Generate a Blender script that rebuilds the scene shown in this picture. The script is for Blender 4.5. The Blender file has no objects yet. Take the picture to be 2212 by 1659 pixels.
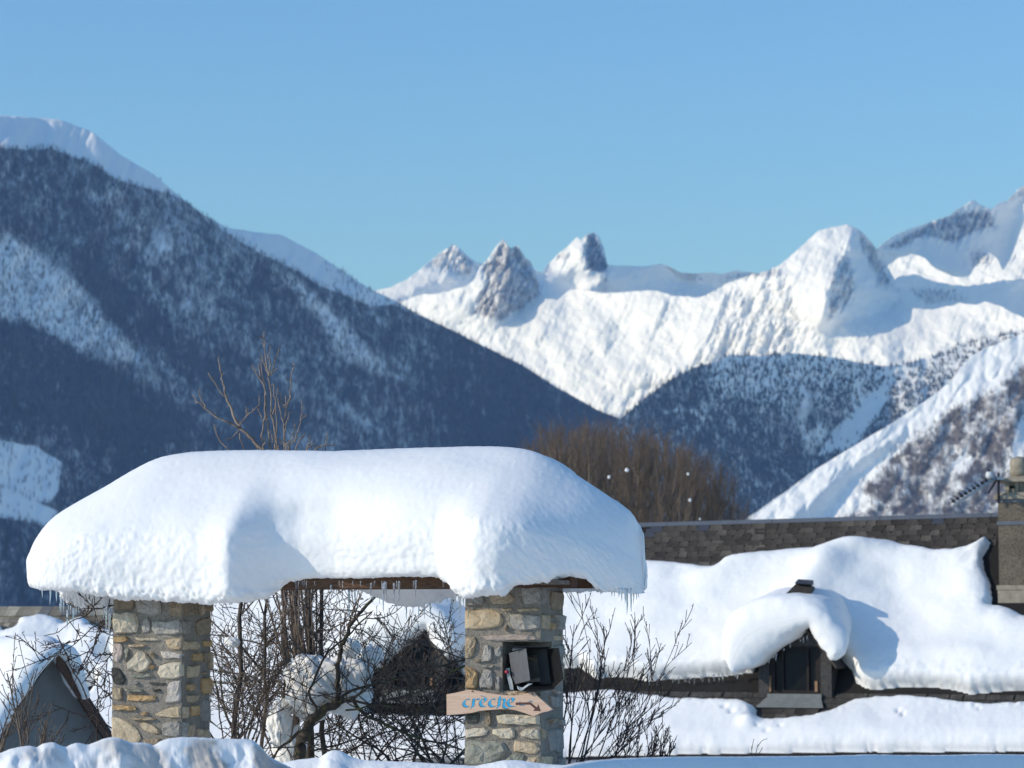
import bpy, math, random
import numpy as np
from mathutils import Vector, Matrix

random.seed(7)
SC = bpy.context.scene
COL = SC.collection

# ------------------------------------------------------------------ camera, light, exposure
F = 2750.0                      # focal length in pixels of a 1024 px wide frame
HOR = 622.0                     # image row of the horizon
CAMZ = 1.7
TH = math.atan((HOR - 384.0) / F)
cam_d = bpy.data.cameras.new('camera')
cam = bpy.data.objects.new('camera', cam_d)
COL.objects.link(cam)
cam.location = (0, 0, CAMZ)
cam.rotation_euler = (math.pi / 2 + TH, 0, 0)
cam_d.sensor_width = 36.0
cam_d.lens = F / 1024.0 * 36.0
cam_d.clip_start = 0.1
cam_d.clip_end = 40000.0
cam_d.dof.use_dof = True
cam_d.dof.focus_distance = 17.6
cam_d.dof.aperture_fstop = 5.3
SC.camera = cam

SUN_TO = Vector((-0.885, -0.27, 0.378)).normalized()
SUN_EL = math.asin(SUN_TO.z)
SUN_AZ = math.atan2(SUN_TO.x, SUN_TO.y)
world = bpy.data.worlds.new('World')
SC.world = world
world.use_nodes = True
wn = world.node_tree
sky = wn.nodes.new('ShaderNodeTexSky')
sky.sky_type = 'NISHITA'
sky.sun_disc = False
sky.sun_elevation = SUN_EL
sky.sun_rotation = SUN_AZ % (2 * math.pi)
sky.altitude = 900.0
sky.air_density = 1.2
sky.dust_density = 1.0
sky.ozone_density = 4.0
bg = wn.nodes['Background']
wb = wn.nodes.new('ShaderNodeMix')
wb.data_type = 'RGBA'
wb.blend_type = 'MULTIPLY'
wb.inputs[0].default_value = 1.0
wb.inputs[7].default_value = (0.70, 0.985, 1.24, 1)      # the camera's cool white balance of the whole sky
wn.links.new(sky.outputs[0], wb.inputs[6])
wn.links.new(wb.outputs[2], bg.inputs[0])
bg.inputs[1].default_value = 0.15
sun_d = bpy.data.lights.new('sun', 'SUN')
sun_d.energy = 2.85
sun_d.angle = math.radians(0.5)
sun_d.color = (1.0, 0.93, 0.83)
sun = bpy.data.objects.new('sun', sun_d)
COL.objects.link(sun)
sun.rotation_euler = (-SUN_TO).to_track_quat('-Z', 'Y').to_euler()
SC.view_settings.view_transform = 'Standard'
SC.view_settings.look = 'None'
SC.view_settings.exposure = 0.1
SC.view_settings.gamma = 1.0
SC.view_settings.use_curve_mapping = False
SC.render.engine = 'CYCLES'
SC.cycles.use_denoising = True
SC.cycles.max_bounces = 9
SC.cycles.diffuse_bounces = 7
SC.cycles.transparent_max_bounces = 6
SC.cycles.volume_bounces = 0

# ------------------------------------------------------------------ helpers
CT, ST = math.cos(TH), math.sin(TH)
S2 = 1024.0 / 2212.0            # the photograph was measured at 2212 px width

def at(px, py, d):
    """the world point seen at pixel (px, py) of the 1024 px frame, at depth d along +Y"""
    rx = (px - 512.0) / F
    ry = (384.0 - py) / F
    dy = CT - ry * ST
    t = d / dy
    return Vector((rx * t, d, CAMZ + (ST + ry * CT) * t))

def at_np(px, py, d):
    rx = (px - 512.0) / F
    ry = (384.0 - py) / F
    dy = CT - ry * ST
    t = d / dy
    return np.stack([rx * t, np.broadcast_to(d, t.shape), CAMZ + (ST + ry * CT) * t], -1)

def zrow(py, d):
    return CAMZ + (HOR - py) / F * d

def hash2(ix, iy, seed):
    h = (ix.astype(np.int64) * 374761393 + iy.astype(np.int64) * 668265263 + seed * 974711) & 0x7fffffff
    h = ((h ^ (h >> 13)) * 1274126177) & 0x7fffffff
    h = h ^ (h >> 16)
    return (h & 0xffff) / 65535.0

def vnoise(x, y, seed=0):
    x = np.asarray(x, float); y = np.asarray(y, float)
    ix = np.floor(x); iy = np.floor(y)
    fx = x - ix; fy = y - iy
    ix = ix.astype(np.int64); iy = iy.astype(np.int64)
    ux = fx * fx * fx * (fx * (fx * 6 - 15) + 10)
    uy = fy * fy * fy * (fy * (fy * 6 - 15) + 10)
    a = hash2(ix, iy, seed); b = hash2(ix + 1, iy, seed)
    c = hash2(ix, iy + 1, seed); d = hash2(ix + 1, iy + 1, seed)
    return (a + (b - a) * ux) * (1 - uy) + (c + (d - c) * ux) * uy

def fbm(x, y, octaves=4, seed=0, gain=0.5, ridged=False):
    s = 0.0; a = 1.0; n = 0.0
    ca, sa = math.cos(0.6), math.sin(0.6)
    for o in range(octaves):
        v = vnoise(x, y, seed + o * 17) * 2 - 1
        if ridged:
            v = 1 - 2 * np.abs(v)
        s = s + a * v
        n += a
        a *= gain
        x, y = (x * ca - y * sa) * 2.03 + 11.3, (x * sa + y * ca) * 2.03 + 5.7
    return s / n

def smooth(e0, e1, x):
    t = np.clip((x - e0) / (e1 - e0), 0, 1)
    return t * t * (3 - 2 * t)

def poly_sd(poly, X, Y):
    """signed distance to a polygon, positive inside"""
    P = np.asarray(poly, float)
    d = np.full(X.shape, 1e9)
    inside = np.zeros(X.shape, bool)
    n = len(P)
    for i in range(n):
        x1, y1 = P[i]; x2, y2 = P[(i + 1) % n]
        ex, ey = x2 - x1, y2 - y1
        L = ex * ex + ey * ey + 1e-12
        t = np.clip(((X - x1) * ex + (Y - y1) * ey) / L, 0, 1)
        d = np.minimum(d, np.hypot(X - x1 - t * ex, Y - y1 - t * ey))
        c = (y1 > Y) != (y2 > Y)
        xi = x1 + (Y - y1) / (ey if abs(ey) > 1e-9 else 1e-9) * ex
        inside ^= c & (X < xi)
    return np.where(inside, d, -d)

def blur(a, s):
    r = max(1, int(s * 2.5))
    k = np.exp(-0.5 * (np.arange(-r, r + 1) / s) ** 2); k /= k.sum()
    for ax in (0, 1):
        p = np.pad(a, [(r, r) if i == ax else (0, 0) for i in range(2)], mode='edge')
        a = np.apply_along_axis(lambda m: np.convolve(m, k, 'valid'), ax, p)
    return a

def np_mesh(name, V, Fc, smooth_shade=True):
    """mesh from numpy arrays; Fc is an (n,3) or (n,4) array or a list of such"""
    me = bpy.data.meshes.new(name)
    fl = Fc if isinstance(Fc, list) else [Fc]
    V = np.asarray(V, np.float32)
    me.vertices.add(len(V))
    me.vertices.foreach_set('co', V.ravel())
    nl = sum(f.size for f in fl); npol = sum(len(f) for f in fl)
    me.loops.add(nl); me.polygons.add(npol)
    me.loops.foreach_set('vertex_index', np.concatenate([np.asarray(f, np.int32).ravel() for f in fl]))
    tot = np.concatenate([np.full(len(f), f.shape[1], np.int32) for f in fl])
    st = np.zeros(npol, np.int32); st[1:] = np.cumsum(tot)[:-1]
    me.polygons.foreach_set('loop_start', st)
    me.polygons.foreach_set('loop_total', tot)
    me.polygons.foreach_set('use_smooth', np.full(npol, smooth_shade, bool))
    me.update(calc_edges=True)
    me.validate()
    return me

def add_attr(me, name, arr):
    a = me.attributes.new(name, 'FLOAT', 'POINT')
    a.data.foreach_set('value', np.asarray(arr, np.float32).ravel())

def grid_faces(nr, nc, off=0, wrap_c=False):
    r, c = np.meshgrid(np.arange(nr - 1), np.arange(nc if wrap_c else nc - 1), indexing='ij')
    c2 = (c + 1) % nc
    return (off + np.stack([r * nc + c, r * nc + c2, (r + 1) * nc + c2, (r + 1) * nc + c], -1)).reshape(-1, 4)

def link(name, data, mat=None, parent=None, local=False, **props):
    o = bpy.data.objects.new(name, data)
    COL.objects.link(o)
    if mat is not None and data is not None:
        data.materials.clear()
        data.materials.append(mat)
    if parent is not None:
        o.parent = parent
        if parent.type == 'EMPTY' and not local:
            o.matrix_parent_inverse = Matrix.Translation(-Vector(parent.location))
    for k, v in props.items():
        o[k] = v
    return o

def thing(name, label, cat, loc=(0, 0, 0), group=None):
    o = bpy.data.objects.new(name, None)
    COL.objects.link(o)
    o.location = loc
    o['label'] = label
    o['category'] = cat
    if group:
        o['group'] = group
    return o

class MB:
    """collects simple solids into one mesh"""
    def __init__(self):
        self.v = []; self.f = []
    def add(self, V, Fs):
        n = len(self.v)
        self.v += [tuple(p) for p in V]
        self.f += [tuple(i + n for i in q) for q in Fs]
    def box(self, c, size, M=None):
        x, y, z = [s / 2 for s in size]
        V = [Vector((sx * x, sy * y, sz * z)) for sx in (-1, 1) for sy in (-1, 1) for sz in (-1, 1)]
        if M is not None:
            V = [M @ p for p in V]
        V = [p + Vector(c) for p in V]
        self.add(V, [(0, 1, 3, 2), (4, 6, 7, 5), (0, 4, 5, 1), (2, 3, 7, 6), (0, 2, 6, 4), (1, 5, 7, 3)])
    def hexa(self, a, b):
        """two quads a (4 points) and b (4 points) joined into a solid"""
        self.add(list(a) + list(b), [(3, 2, 1, 0), (4, 5, 6, 7), (0, 1, 5, 4), (1, 2, 6, 5), (2, 3, 7, 6), (3, 0, 4, 7)])
    def prism(self, P, dv):
        n = len(P); dv = Vector(dv)
        V = [Vector(p) for p in P] + [Vector(p) + dv for p in P]
        self.add(V, [tuple(range(n))[::-1], tuple(range(n, 2 * n))] + [(i, (i + 1) % n, n + (i + 1) % n, n + i) for i in range(n)])
    def tube(self, pts, rad, sides=4, cap=True):
        pts = [Vector(p) for p in pts]
        n = len(pts)
        rads = rad if hasattr(rad, '__len__') else [rad] * n
        base = len(self.v)
        up = Vector((0.31, 0.22, 0.92))
        for i, p in enumerate(pts):
            d = (pts[min(i + 1, n - 1)] - pts[max(i - 1, 0)])
            if d.length < 1e-9:
                d = Vector((0, 0, 1))
            d.normalize()
            a = d.cross(up)
            if a.length < 1e-3:
                a = d.cross(Vector((1, 0, 0)))
            a.normalize(); b = d.cross(a)
            for k in range(sides):
                t = 2 * math.pi * k / sides
                q = p + (a * math.cos(t) + b * math.sin(t)) * rads[i]
                self.v.append((q.x, q.y, q.z))
        for i in range(n - 1):
            for k in range(sides):
                k2 = (k + 1) % sides
                self.f.append((base + i * sides + k, base + i * sides + k2, base + (i + 1) * sides + k2, base + (i + 1) * sides + k))
        if cap:
            self.f.append(tuple(base + k for k in range(sides))[::-1])
            self.f.append(tuple(base + (n - 1) * sides + k for k in range(sides)))
    def mesh(self, name, smooth_shade=False):
        me = bpy.data.meshes.new(name)
        me.from_pydata(self.v, [], self.f)
        if smooth_shade:
            me.polygons.foreach_set('use_smooth', [True] * len(me.polygons))
        me.update()
        return me
    def build(self, name, mat, parent=None, smooth_shade=False, **props):
        return link(name, self.mesh(name, smooth_shade), mat, parent, **props)

# ------------------------------------------------------------------ materials
class NT:
    def __init__(self, name, rough=0.8):
        self.m = bpy.data.materials.new(name)
        self.m.use_nodes = True
        self.t = self.m.node_tree
        self.b = self.t.nodes['Principled BSDF']
        self.b.inputs['Roughness'].default_value = rough
        self.b.inputs['Specular IOR Level'].default_value = 0.25
    def n(self, typ, **kw):
        nd = self.t.nodes.new(typ)
        for k, v in kw.items():
            setattr(nd, k, v)
        return nd
    def l(self, a, b):
        self.t.links.new(a, b)
    def val(self, sock, v):
        if hasattr(v, 'is_output'):
            self.l(v, sock)
        else:
            sock.default_value = v
    def coord(self, kind='Object', scale=(1, 1, 1), rot=(0, 0, 0)):
        tc = self.n('ShaderNodeTexCoord'); mp = self.n('ShaderNodeMapping')
        mp.inputs['Scale'].default_value = scale
        mp.inputs['Rotation'].default_value = rot
        if kind == 'World':
            g = self.n('ShaderNodeNewGeometry'); self.l(g.outputs['Position'], mp.inputs[0])
        else:
            self.l(tc.outputs[kind], mp.inputs[0])
        return mp.outputs[0]
    def noise(self, vec, scale, detail=4, rough=0.55, dist=0.0):
        nd = self.n('ShaderNodeTexNoise')
        self.l(vec, nd.inputs['Vector'])
        nd.inputs['Scale'].default_value = scale
        nd.inputs['Detail'].default_value = detail
        nd.inputs['Roughness'].default_value = rough
        nd.inputs['Distortion'].default_value = dist
        return nd.outputs['Fac']
    def ramp(self, fac, stops, interp='LINEAR'):
        nd = self.n('ShaderNodeValToRGB')
        cr = nd.color_ramp
        cr.interpolation = interp
        while len(cr.elements) < len(stops):
            cr.elements.new(0.5)
        for e, (p, c) in zip(cr.elements, stops):
            e.position = p
            e.color = (c, c, c, 1) if not hasattr(c, '__len__') else (*c, 1)
        self.l(fac, nd.inputs[0])
        return nd.outputs[0]
    def mix(self, fac, a, b, mode='MIX'):
        nd = self.n('ShaderNodeMix', data_type='RGBA', blend_type=mode)
        self.val(nd.inputs[0], fac)
        for s, v in ((nd.inputs[6], a), (nd.inputs[7], b)):
            if hasattr(v, 'is_output'):
                self.l(v, s)
            else:
                s.default_value = (*v, 1)
        return nd.outputs[2]
    def math(self, op, a, b=0.0, clamp=False):
        nd = self.n('ShaderNodeMath', operation=op, use_clamp=clamp)
        self.val(nd.inputs[0], a); self.val(nd.inputs[1], b)
        return nd.outputs[0]
    def attr(self, name):
        nd = self.n('ShaderNodeAttribute', attribute_name=name)
        return nd.outputs['Fac']
    def rnd(self):
        return self.n('ShaderNodeObjectInfo').outputs['Random']
    def bump(self, h, strength=0.3, dist=0.02, normal=None):
        nd = self.n('ShaderNodeBump')
        nd.inputs['Strength'].default_value = strength
        nd.inputs['Distance'].default_value = dist
        self.l(h, nd.inputs['Height'])
        if normal is not None:
            self.l(normal, nd.inputs['Normal'])
        return nd.outputs[0]
    def done(self, color=None, normal=None, rough=None):
        if color is not None:
            self.val(self.b.inputs['Base Color'], color if hasattr(color, 'is_output') else (*color, 1))
        if normal is not None:
            self.l(normal, self.b.inputs['Normal'])
        if rough is not None:
            self.val(self.b.inputs['Roughness'], rough)
        return self.m

def plain(name, col, rough=0.7, var=0.15, scale=6.0, bump=0.0, spec=0.25):
    """a plain colour with soft variation and grain"""
    t = NT(name, rough)
    v = t.coord('Object')
    n1 = t.noise(v, scale, 5, 0.6)
    lo = tuple(max(0, c * (1 - var)) for c in col); hi = tuple(min(1, c * (1 + var)) for c in col)
    c = t.ramp(n1, [(0.3, lo), (0.7, hi)])
    t.b.inputs['Specular IOR Level'].default_value = spec
    nr = None
    if bump:
        nr = t.bump(t.noise(v, scale * 6, 4, 0.6), bump, 0.01)
    return t.done(c, nr)

SNOW_COL = (0.89, 0.895, 0.905)
def snow_mat(name, s1=40.0, s2=9.0, b1=0.25, b2=0.25, d1=0.004, d2=0.02, sparkle=True):
    t = NT(name, 0.6)
    v = t.coord('Object')
    n1 = t.noise(v, s1, 5, 0.65)
    n2 = t.noise(v, s2, 4, 0.6)
    c = t.ramp(n2, [(0.3, (0.885, 0.848, 0.788)), (0.7, (0.915, 0.882, 0.825))])
    nr = t.bump(n2, b2, d2)
    nr = t.bump(n1, b1, d1, nr)
    t.b.inputs['Specular IOR Level'].default_value = 0.2
    return t.done(c, nr)
# ------------------------------------------------------------------ mountains
def mountain_mat(name, ground, streak, rock=(0.17, 0.155, 0.15), soft=0.16):
    """snow over rock and wooded ground; the attributes say where each lies"""
    t = NT(name, 0.85)
    p = t.coord('World', (1, 1, 1))
    ps = t.coord('World', (1, 0.35, streak))
    n1 = t.noise(p, 0.035, 6, 0.68)
    n2 = t.noise(ps, 0.10, 5, 0.7)
    n3 = t.noise(p, 0.15, 3, 0.6)
    sn = t.attr('snow'); rk = t.attr('rock')
    k = t.math('ADD', t.math('ADD', sn, t.math('MULTIPLY', t.math('SUBTRACT', n1, 0.5), 0.75)),
               t.math('MULTIPLY', t.math('SUBTRACT', n2, 0.5), 1.2))
    f = t.ramp(k, [(0.5 - soft, 0.0), (0.5 + soft, 1.0)])
    gc = t.mix(rk, t.mix(n3, tuple(c * 0.7 for c in ground), tuple(c * 1.3 for c in ground)),
               t.mix(n3, tuple(c * 0.75 for c in rock), tuple(c * 1.25 for c in rock)))
    return t.done(t.mix(f, gc, SNOW_COL))

def integrate(gx, gy, wz):
    """least-squares surface with the wanted slopes gx (per column) and gy (per row)"""
    H, W = gx.shape
    dx = np.zeros((H, W)); dx[:, :-1] = 0.5 * (gx[:, 1:] + gx[:, :-1])
    dy = np.zeros((H, W)); dy[:-1] = 0.5 * (gy[1:] + gy[:-1])
    f = dx.copy(); f[:, 1:] -= dx[:, :-1]
    g = dy.copy(); g[1:] -= dy[:-1]
    f = f + wz * g
    m = np.concatenate([f, f[:, ::-1]], 1); m = np.concatenate([m, m[::-1]], 0)
    wx = 2 * np.cos(np.pi * np.arange(2 * W) / W) - 2
    wy = 2 * np.cos(np.pi * np.arange(2 * H) / H) - 2
    den = wx[None, :] + wz * wy[:, None]; den[0, 0] = 1
    S = np.fft.fft2(m) / den; S[0, 0] = 0
    return np.real(np.fft.ifft2(S))[:H, :W]

def layer(name, ridge, px0, px1, step, ybot, D0, pref, yref, Dz, qf, noise, masks, mat, label=None, dclip=None, jag=0.0, back=900.0, wz=0.5, pf=None):
    """one mountain flank. Its depth is built up from the slope Dx = q (m of depth per m to the
    right) and Dz (m of depth per m of height) of each face; then relief noise."""
    X1 = np.arange(px0, px1 + step, step)
    rr = np.array(ridge, float) * S2
    yr = np.interp(X1, rr[:, 0], rr[:, 1])
    yr = yr + jag * (fbm(X1 / 9.0, X1 * 0 + 3.3, 4, 5, 0.6) + (1.2 * fbm(X1 / 34.0, X1 * 0 + 7.7, 3, 8, 0.5) if jag > 1.3 else 0))
    Y1 = np.arange(math.floor(yr.min()) - 2, ybot + step, step)
    GX, GY = np.meshgrid(X1, Y1)
    mpp = D0 / F
    q = qf(GX / S2, GY / S2)
    pz = pf(GX / S2, GY / S2) if pf else np.full(q.shape, Dz)
    D = integrate(q * mpp * step, -pz * mpp * step, wz)
    ir = int(np.clip((pref - px0) / step, 0, len(X1) - 1)); jr = int(np.clip((yref - Y1[0]) / step, 0, len(Y1) - 1))
    D = D - D[jr, ir] + D0
    D = D + noise(GX, GY, mpp)
    if dclip:
        D = np.maximum(D, dclip)
    nv = int((ybot - yr.min()) / step)
    V = np.linspace(0, 1, nv)[:, None]
    PY = yr[None, :] + (ybot - yr[None, :]) * V
    PX = np.broadcast_to(X1[None, :], PY.shape)
    fy = np.clip((PY - Y1[0]) / step, 0, len(Y1) - 1.001)
    iy = fy.astype(int); fy = fy - iy
    ix = np.broadcast_to(np.arange(len(X1))[None, :], PY.shape)
    DD = D[iy, ix] * (1 - fy) + D[iy + 1, ix] * fy
    P = at_np(PX, PY, DD)
    # the far side of the ridge, falling away behind
    top = P[0]
    B1 = top + np.array([0, back * 0.5, -back * 0.3])
    B2 = top + np.array([0, back * 1.4, -back * 1.2])
    B2[:, 2] = np.maximum(B2[:, 2], -30)
    allP = np.concatenate([B2[None], B1[None], P], 0)
    me = np_mesh(name, allP.reshape(-1, 3), grid_faces(allP.shape[0], allP.shape[1]))
    snow, rock, wood = masks(PX / S2, PY / S2, V + 0 * PX)
    pad = lambda a: np.concatenate([a[:1], a[:1], a], 0)
    add_attr(me, 'snow', pad(snow)); add_attr(me, 'rock', pad(rock))
    o = link(name, me, mat, None, kind='structure')
    if label:
        o['label'] = label
    return dict(P=P, PX=PX, PY=PY, wood=wood, snow=snow, D=DD)

def msk(poly, X, Y, soft=14.0):
    return smooth(-soft, soft, poly_sd(poly, X, Y))

def far_trees(name, L, n, hmin, hmax, mat, kind='bare', seed=1, label=None):
    """a wood on a far flank: every tree a little upright crown of slivers, one mesh"""
    rg = np.random.RandomState(seed)
    P, W = L['P'], L['wood']
    nr, nc = W.shape
    # weight by image area of the cell
    dy = np.gradient(L['PY'], axis=0)
    w = np.clip(W, 0, 1) * np.abs(dy)
    cdf = np.cumsum(w.ravel()); cdf /= cdf[-1]
    idx = np.searchsorted(cdf, rg.rand(n))
    idx = np.clip(idx, 0, nr * nc - 1)
    r, c = np.unravel_index(idx, (nr, nc))
    r = np.clip(r, 0, nr - 2); c = np.clip(c, 0, nc - 2)
    u = rg.rand(n, 1); v = rg.rand(n, 1)
    B = (P[r, c] * (1 - u) + P[r, c + 1] * u) * (1 - v) + (P[r + 1, c] * (1 - u) + P[r + 1, c + 1] * u) * v
    H = hmin + (hmax - hmin) * rg.rand(n)
    Vs, Fs = [], []
    if kind == 'bare':
        nb = 6
        for k in range(nb):
            a = rg.rand(n) * 6.283
            hh = H * (0.55 + 0.5 * rg.rand(n)) if k else H
            out = H * (0.02 + 0.22 * rg.rand(n)) if k else H * 0.02
            z0 = H * (0.0 if k < 2 else 0.25)
            wd = H * (0.034 if k else 0.04) * (0.7 + 0.6 * rg.rand(n))
            ca, sa = np.cos(a), np.sin(a)
            b0 = B + np.stack([-sa * wd, ca * wd, z0 - 1.0], -1)
            b1 = B + np.stack([sa * wd, -ca * wd, z0 - 1.0], -1)
            t = B + np.stack([ca * out, sa * out, hh], -1)
            Vs += [b0, b1, t]
            i = np.arange(n) + 3 * k * n
            Fs.append(np.stack([i, i + n, i + 2 * n], -1))
    else:
        for k in range(5):
            a = k * 6.283 / 5; a2 = (k + 1) * 6.283 / 5
            wd = H * 0.17
            b0 = B + np.stack([np.cos(a) * wd, np.sin(a) * wd, H * 0.06], -1)
            b1 = B + np.stack([np.cos(a2) * wd, np.sin(a2) * wd, H * 0.06], -1)
            t = B + np.stack([H * 0, H * 0, H], -1)
            Vs += [b0, b1, t]
            i = np.arange(n) + 3 * k * n
            Fs.append(np.stack([i, i + n, i + 2 * n], -1))
    me = np_mesh(name, np.concatenate(Vs, 0), np.concatenate(Fs, 0), False)
    o = link(name, me, mat, None, kind='stuff')
    if label:
        o['label'] = label
    return o

# --- the shaded wooded mountain that falls from the left into the valley
RA = [(-420, 300), (-200, 262), (0, 250), (60, 253), (130, 258), (200, 285), (260, 335), (330, 375), (390, 425), (440, 465), (490, 492),
      (560, 503), (610, 508), (680, 545), (740, 585), (800, 625), (850, 648), (905, 680), (980, 715), (1040, 745), (1130, 790),
      (1200, 835), (1290, 885), (1340, 905), (1420, 945), (1520, 1000), (1600, 1090), (1660, 1160), (1760, 1260)]
A_SPUR1 = [(-120, 470), (0, 490), (100, 545), (165, 600), (230, 680), (300, 755), (312, 792), (210, 782), (130, 740), (60, 700), (-120, 680)]
A_SPUR2 = [(590, 580), (640, 590), (690, 640), (740, 680), (790, 740), (885, 828), (800, 812), (730, 772), (690, 702), (640, 642)]
A_TOP = [(-420, 200), (130, 230), (260, 300), (395, 428), (350, 412), (300, 402), (250, 385), (200, 352), (150, 335), (110, 318), (60, 322), (0, 316), (-420, 300)]
A_SHOULDER = [(470, 480), (620, 480), (760, 570), (860, 655), (800, 660), (740, 634), (690, 616), (655, 592), (630, 578), (560, 545), (505, 512)]
A_FIELD = [(-300, 940), (0, 952), (75, 965), (132, 998), (125, 1060), (105, 1085), (40, 1075), (0, 1050), (-300, 1020)]
A_FIELD2 = [(-300, 1000), (0, 1048), (60, 1075), (126, 1106), (105, 1140), (60, 1125), (0, 1118), (-300, 1130)]
A_PATCH = [(325, 500), (355, 488), (382, 545), (350, 560), (318, 545)]
A_LOW = [(700, 850), (760, 870), (860, 945), (830, 950), (740, 900)]
A_DARK = [(0, 690), (60, 700), (130, 745), (210, 790), (330, 850), (460, 930), (600, 965), (300, 965), (100, 930), (0, 900)]
A_DARK2 = [(165, 560), (300, 640), (420, 740), (560, 840), (700, 910), (620, 920), (480, 850), (330, 760), (240, 670)]

def qA(X, Y):
    q = np.full(X.shape, 1.15)
    c1 = np.interp(Y, [480, 545, 600, 680, 790, 900], [0, 100, 165, 230, 310, 380])
    q += -0.75 * np.exp(-((X - (c1 - 35)) / 45.0) ** 2) + 0.7 * np.exp(-((X - (c1 + 30)) / 35.0) ** 2)
    c2 = np.interp(Y, [560, 640, 680, 740, 830, 950, 1000], [600, 690, 740, 790, 885, 990, 1040])
    q += -0.6 * np.exp(-((X - (c2 - 40)) / 50.0) ** 2) + 0.6 * np.exp(-((X - (c2 + 35)) / 40.0) ** 2)
    c3 = np.interp(Y, [380, 560, 760, 960], [250, 420, 560, 800])
    q += -0.5 * np.exp(-((X - (c3 - 50)) / 60.0) ** 2) + 0.5 * np.exp(-((X - (c3 + 40)) / 50.0) ** 2)
    return np.clip(blur(q, 3), 0.35, 2.4)
def pA(X, Y):
    w = np.maximum(msk(A_TOP, X, Y, 14), msk(A_SHOULDER, X, Y, 14))
    return blur(1.02 + 1.05 * w, 2)
def nA(GX, GY, mpp):
    return mpp * (9.0 * fbm(GX / 38.0 + GY / 90.0, GY / 120.0, 4, 3, 0.5, True) + 3.0 * fbm(GX / 9.0, GY / 16.0, 3, 9))
def mA(X, Y, V):
    top = np.maximum(msk(A_TOP, X, Y, 7), msk(A_SHOULDER, X, Y, 9))
    ridge_edge = smooth(0.030, 0.0, V) * smooth(1000, 800, X) * smooth(395, 480, X)
    sp = np.maximum(msk(A_SPUR1, X, Y, 22), msk(A_SPUR2, X, Y, 22))
    fl = np.maximum(msk(A_FIELD, X, Y, 8), msk(A_FIELD2, X, Y, 6))
    pt = np.maximum(msk(A_PATCH, X, Y, 22), 0.8 * msk(A_LOW, X, Y, 26))
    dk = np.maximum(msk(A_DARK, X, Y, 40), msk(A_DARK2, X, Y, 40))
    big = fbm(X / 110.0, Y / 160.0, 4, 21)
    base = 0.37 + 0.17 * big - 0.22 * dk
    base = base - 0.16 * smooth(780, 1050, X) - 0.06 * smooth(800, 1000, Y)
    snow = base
    snow = np.maximum(snow, 0.70 * sp)
    snow = np.maximum(snow, 0.66 * pt)
    snow = np.maximum(snow, np.maximum(1.5 * top, 1.4 * fl))
    snow = np.maximum(snow, ridge_edge)
    wood = (1 - top) * (1 - 0.93 * fl) * (1 - 0.62 * sp) * (1 - 0.8 * pt) * np.clip(0.95 - 0.9 * big + 0.6 * dk, 0.15, 1.4)
    wood = np.maximum(wood, 0.30 * msk(A_SHOULDER, X, Y, 6) * smooth(690, 740, X) + 0.12 * msk(A_FIELD, X, Y, 6))
    rock = np.clip(0.5 * sp, 0, 1)
    return snow, rock, wood
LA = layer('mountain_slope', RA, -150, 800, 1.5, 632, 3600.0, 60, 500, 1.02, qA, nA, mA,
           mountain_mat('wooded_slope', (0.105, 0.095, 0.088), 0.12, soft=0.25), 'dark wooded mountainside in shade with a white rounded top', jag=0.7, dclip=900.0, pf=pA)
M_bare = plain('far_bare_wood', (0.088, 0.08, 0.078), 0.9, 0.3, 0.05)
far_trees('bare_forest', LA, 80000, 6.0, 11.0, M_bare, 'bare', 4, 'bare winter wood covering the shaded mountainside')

# --- the sunlit rocky peaks at the head of the valley
RB = [(760, 640), (840, 622), (880, 603), (905, 585), (925, 568), (945, 550), (960, 541), (977, 527), (990, 534), (1010, 552), (1028, 566), (1036, 578),
      (1048, 566), (1058, 556), (1064, 545), (1076, 530), (1087, 516), (1096, 530), (1103, 540), (1112, 535), (1120, 535), (1133, 555),
      (1146, 566), (1158, 592), (1163, 612), (1172, 590), (1182, 572), (1196, 560), (1206, 547), (1224, 536), (1233, 526), (1247, 511),
      (1255, 518), (1266, 508), (1283, 501), (1294, 510), (1305, 535), (1312, 572), (1340, 574), (1400, 575), (1427, 570), (1445, 575), (1470, 588), (1500, 590), (1535, 588), (1560, 592),
      (1590, 584), (1612, 588), (1645, 582), (1680, 580), (1700, 562), (1730, 535), (1745, 520), (1768, 500), (1790, 492), (1812, 488), (1830, 485), (1850, 490), (1868, 505),
      (1880, 520), (1892, 536), (1900, 532), (1912, 521), (1935, 507), (1965, 494), (1990, 487), (2010, 478), (2030, 472), (2050, 468),
      (2064, 455), (2080, 446), (2103, 432), (2125, 445), (2142, 452), (2158, 438), (2175, 434), (2190, 418), (2205, 404), (2225, 395), (2300, 372), (2420, 350)]
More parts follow.
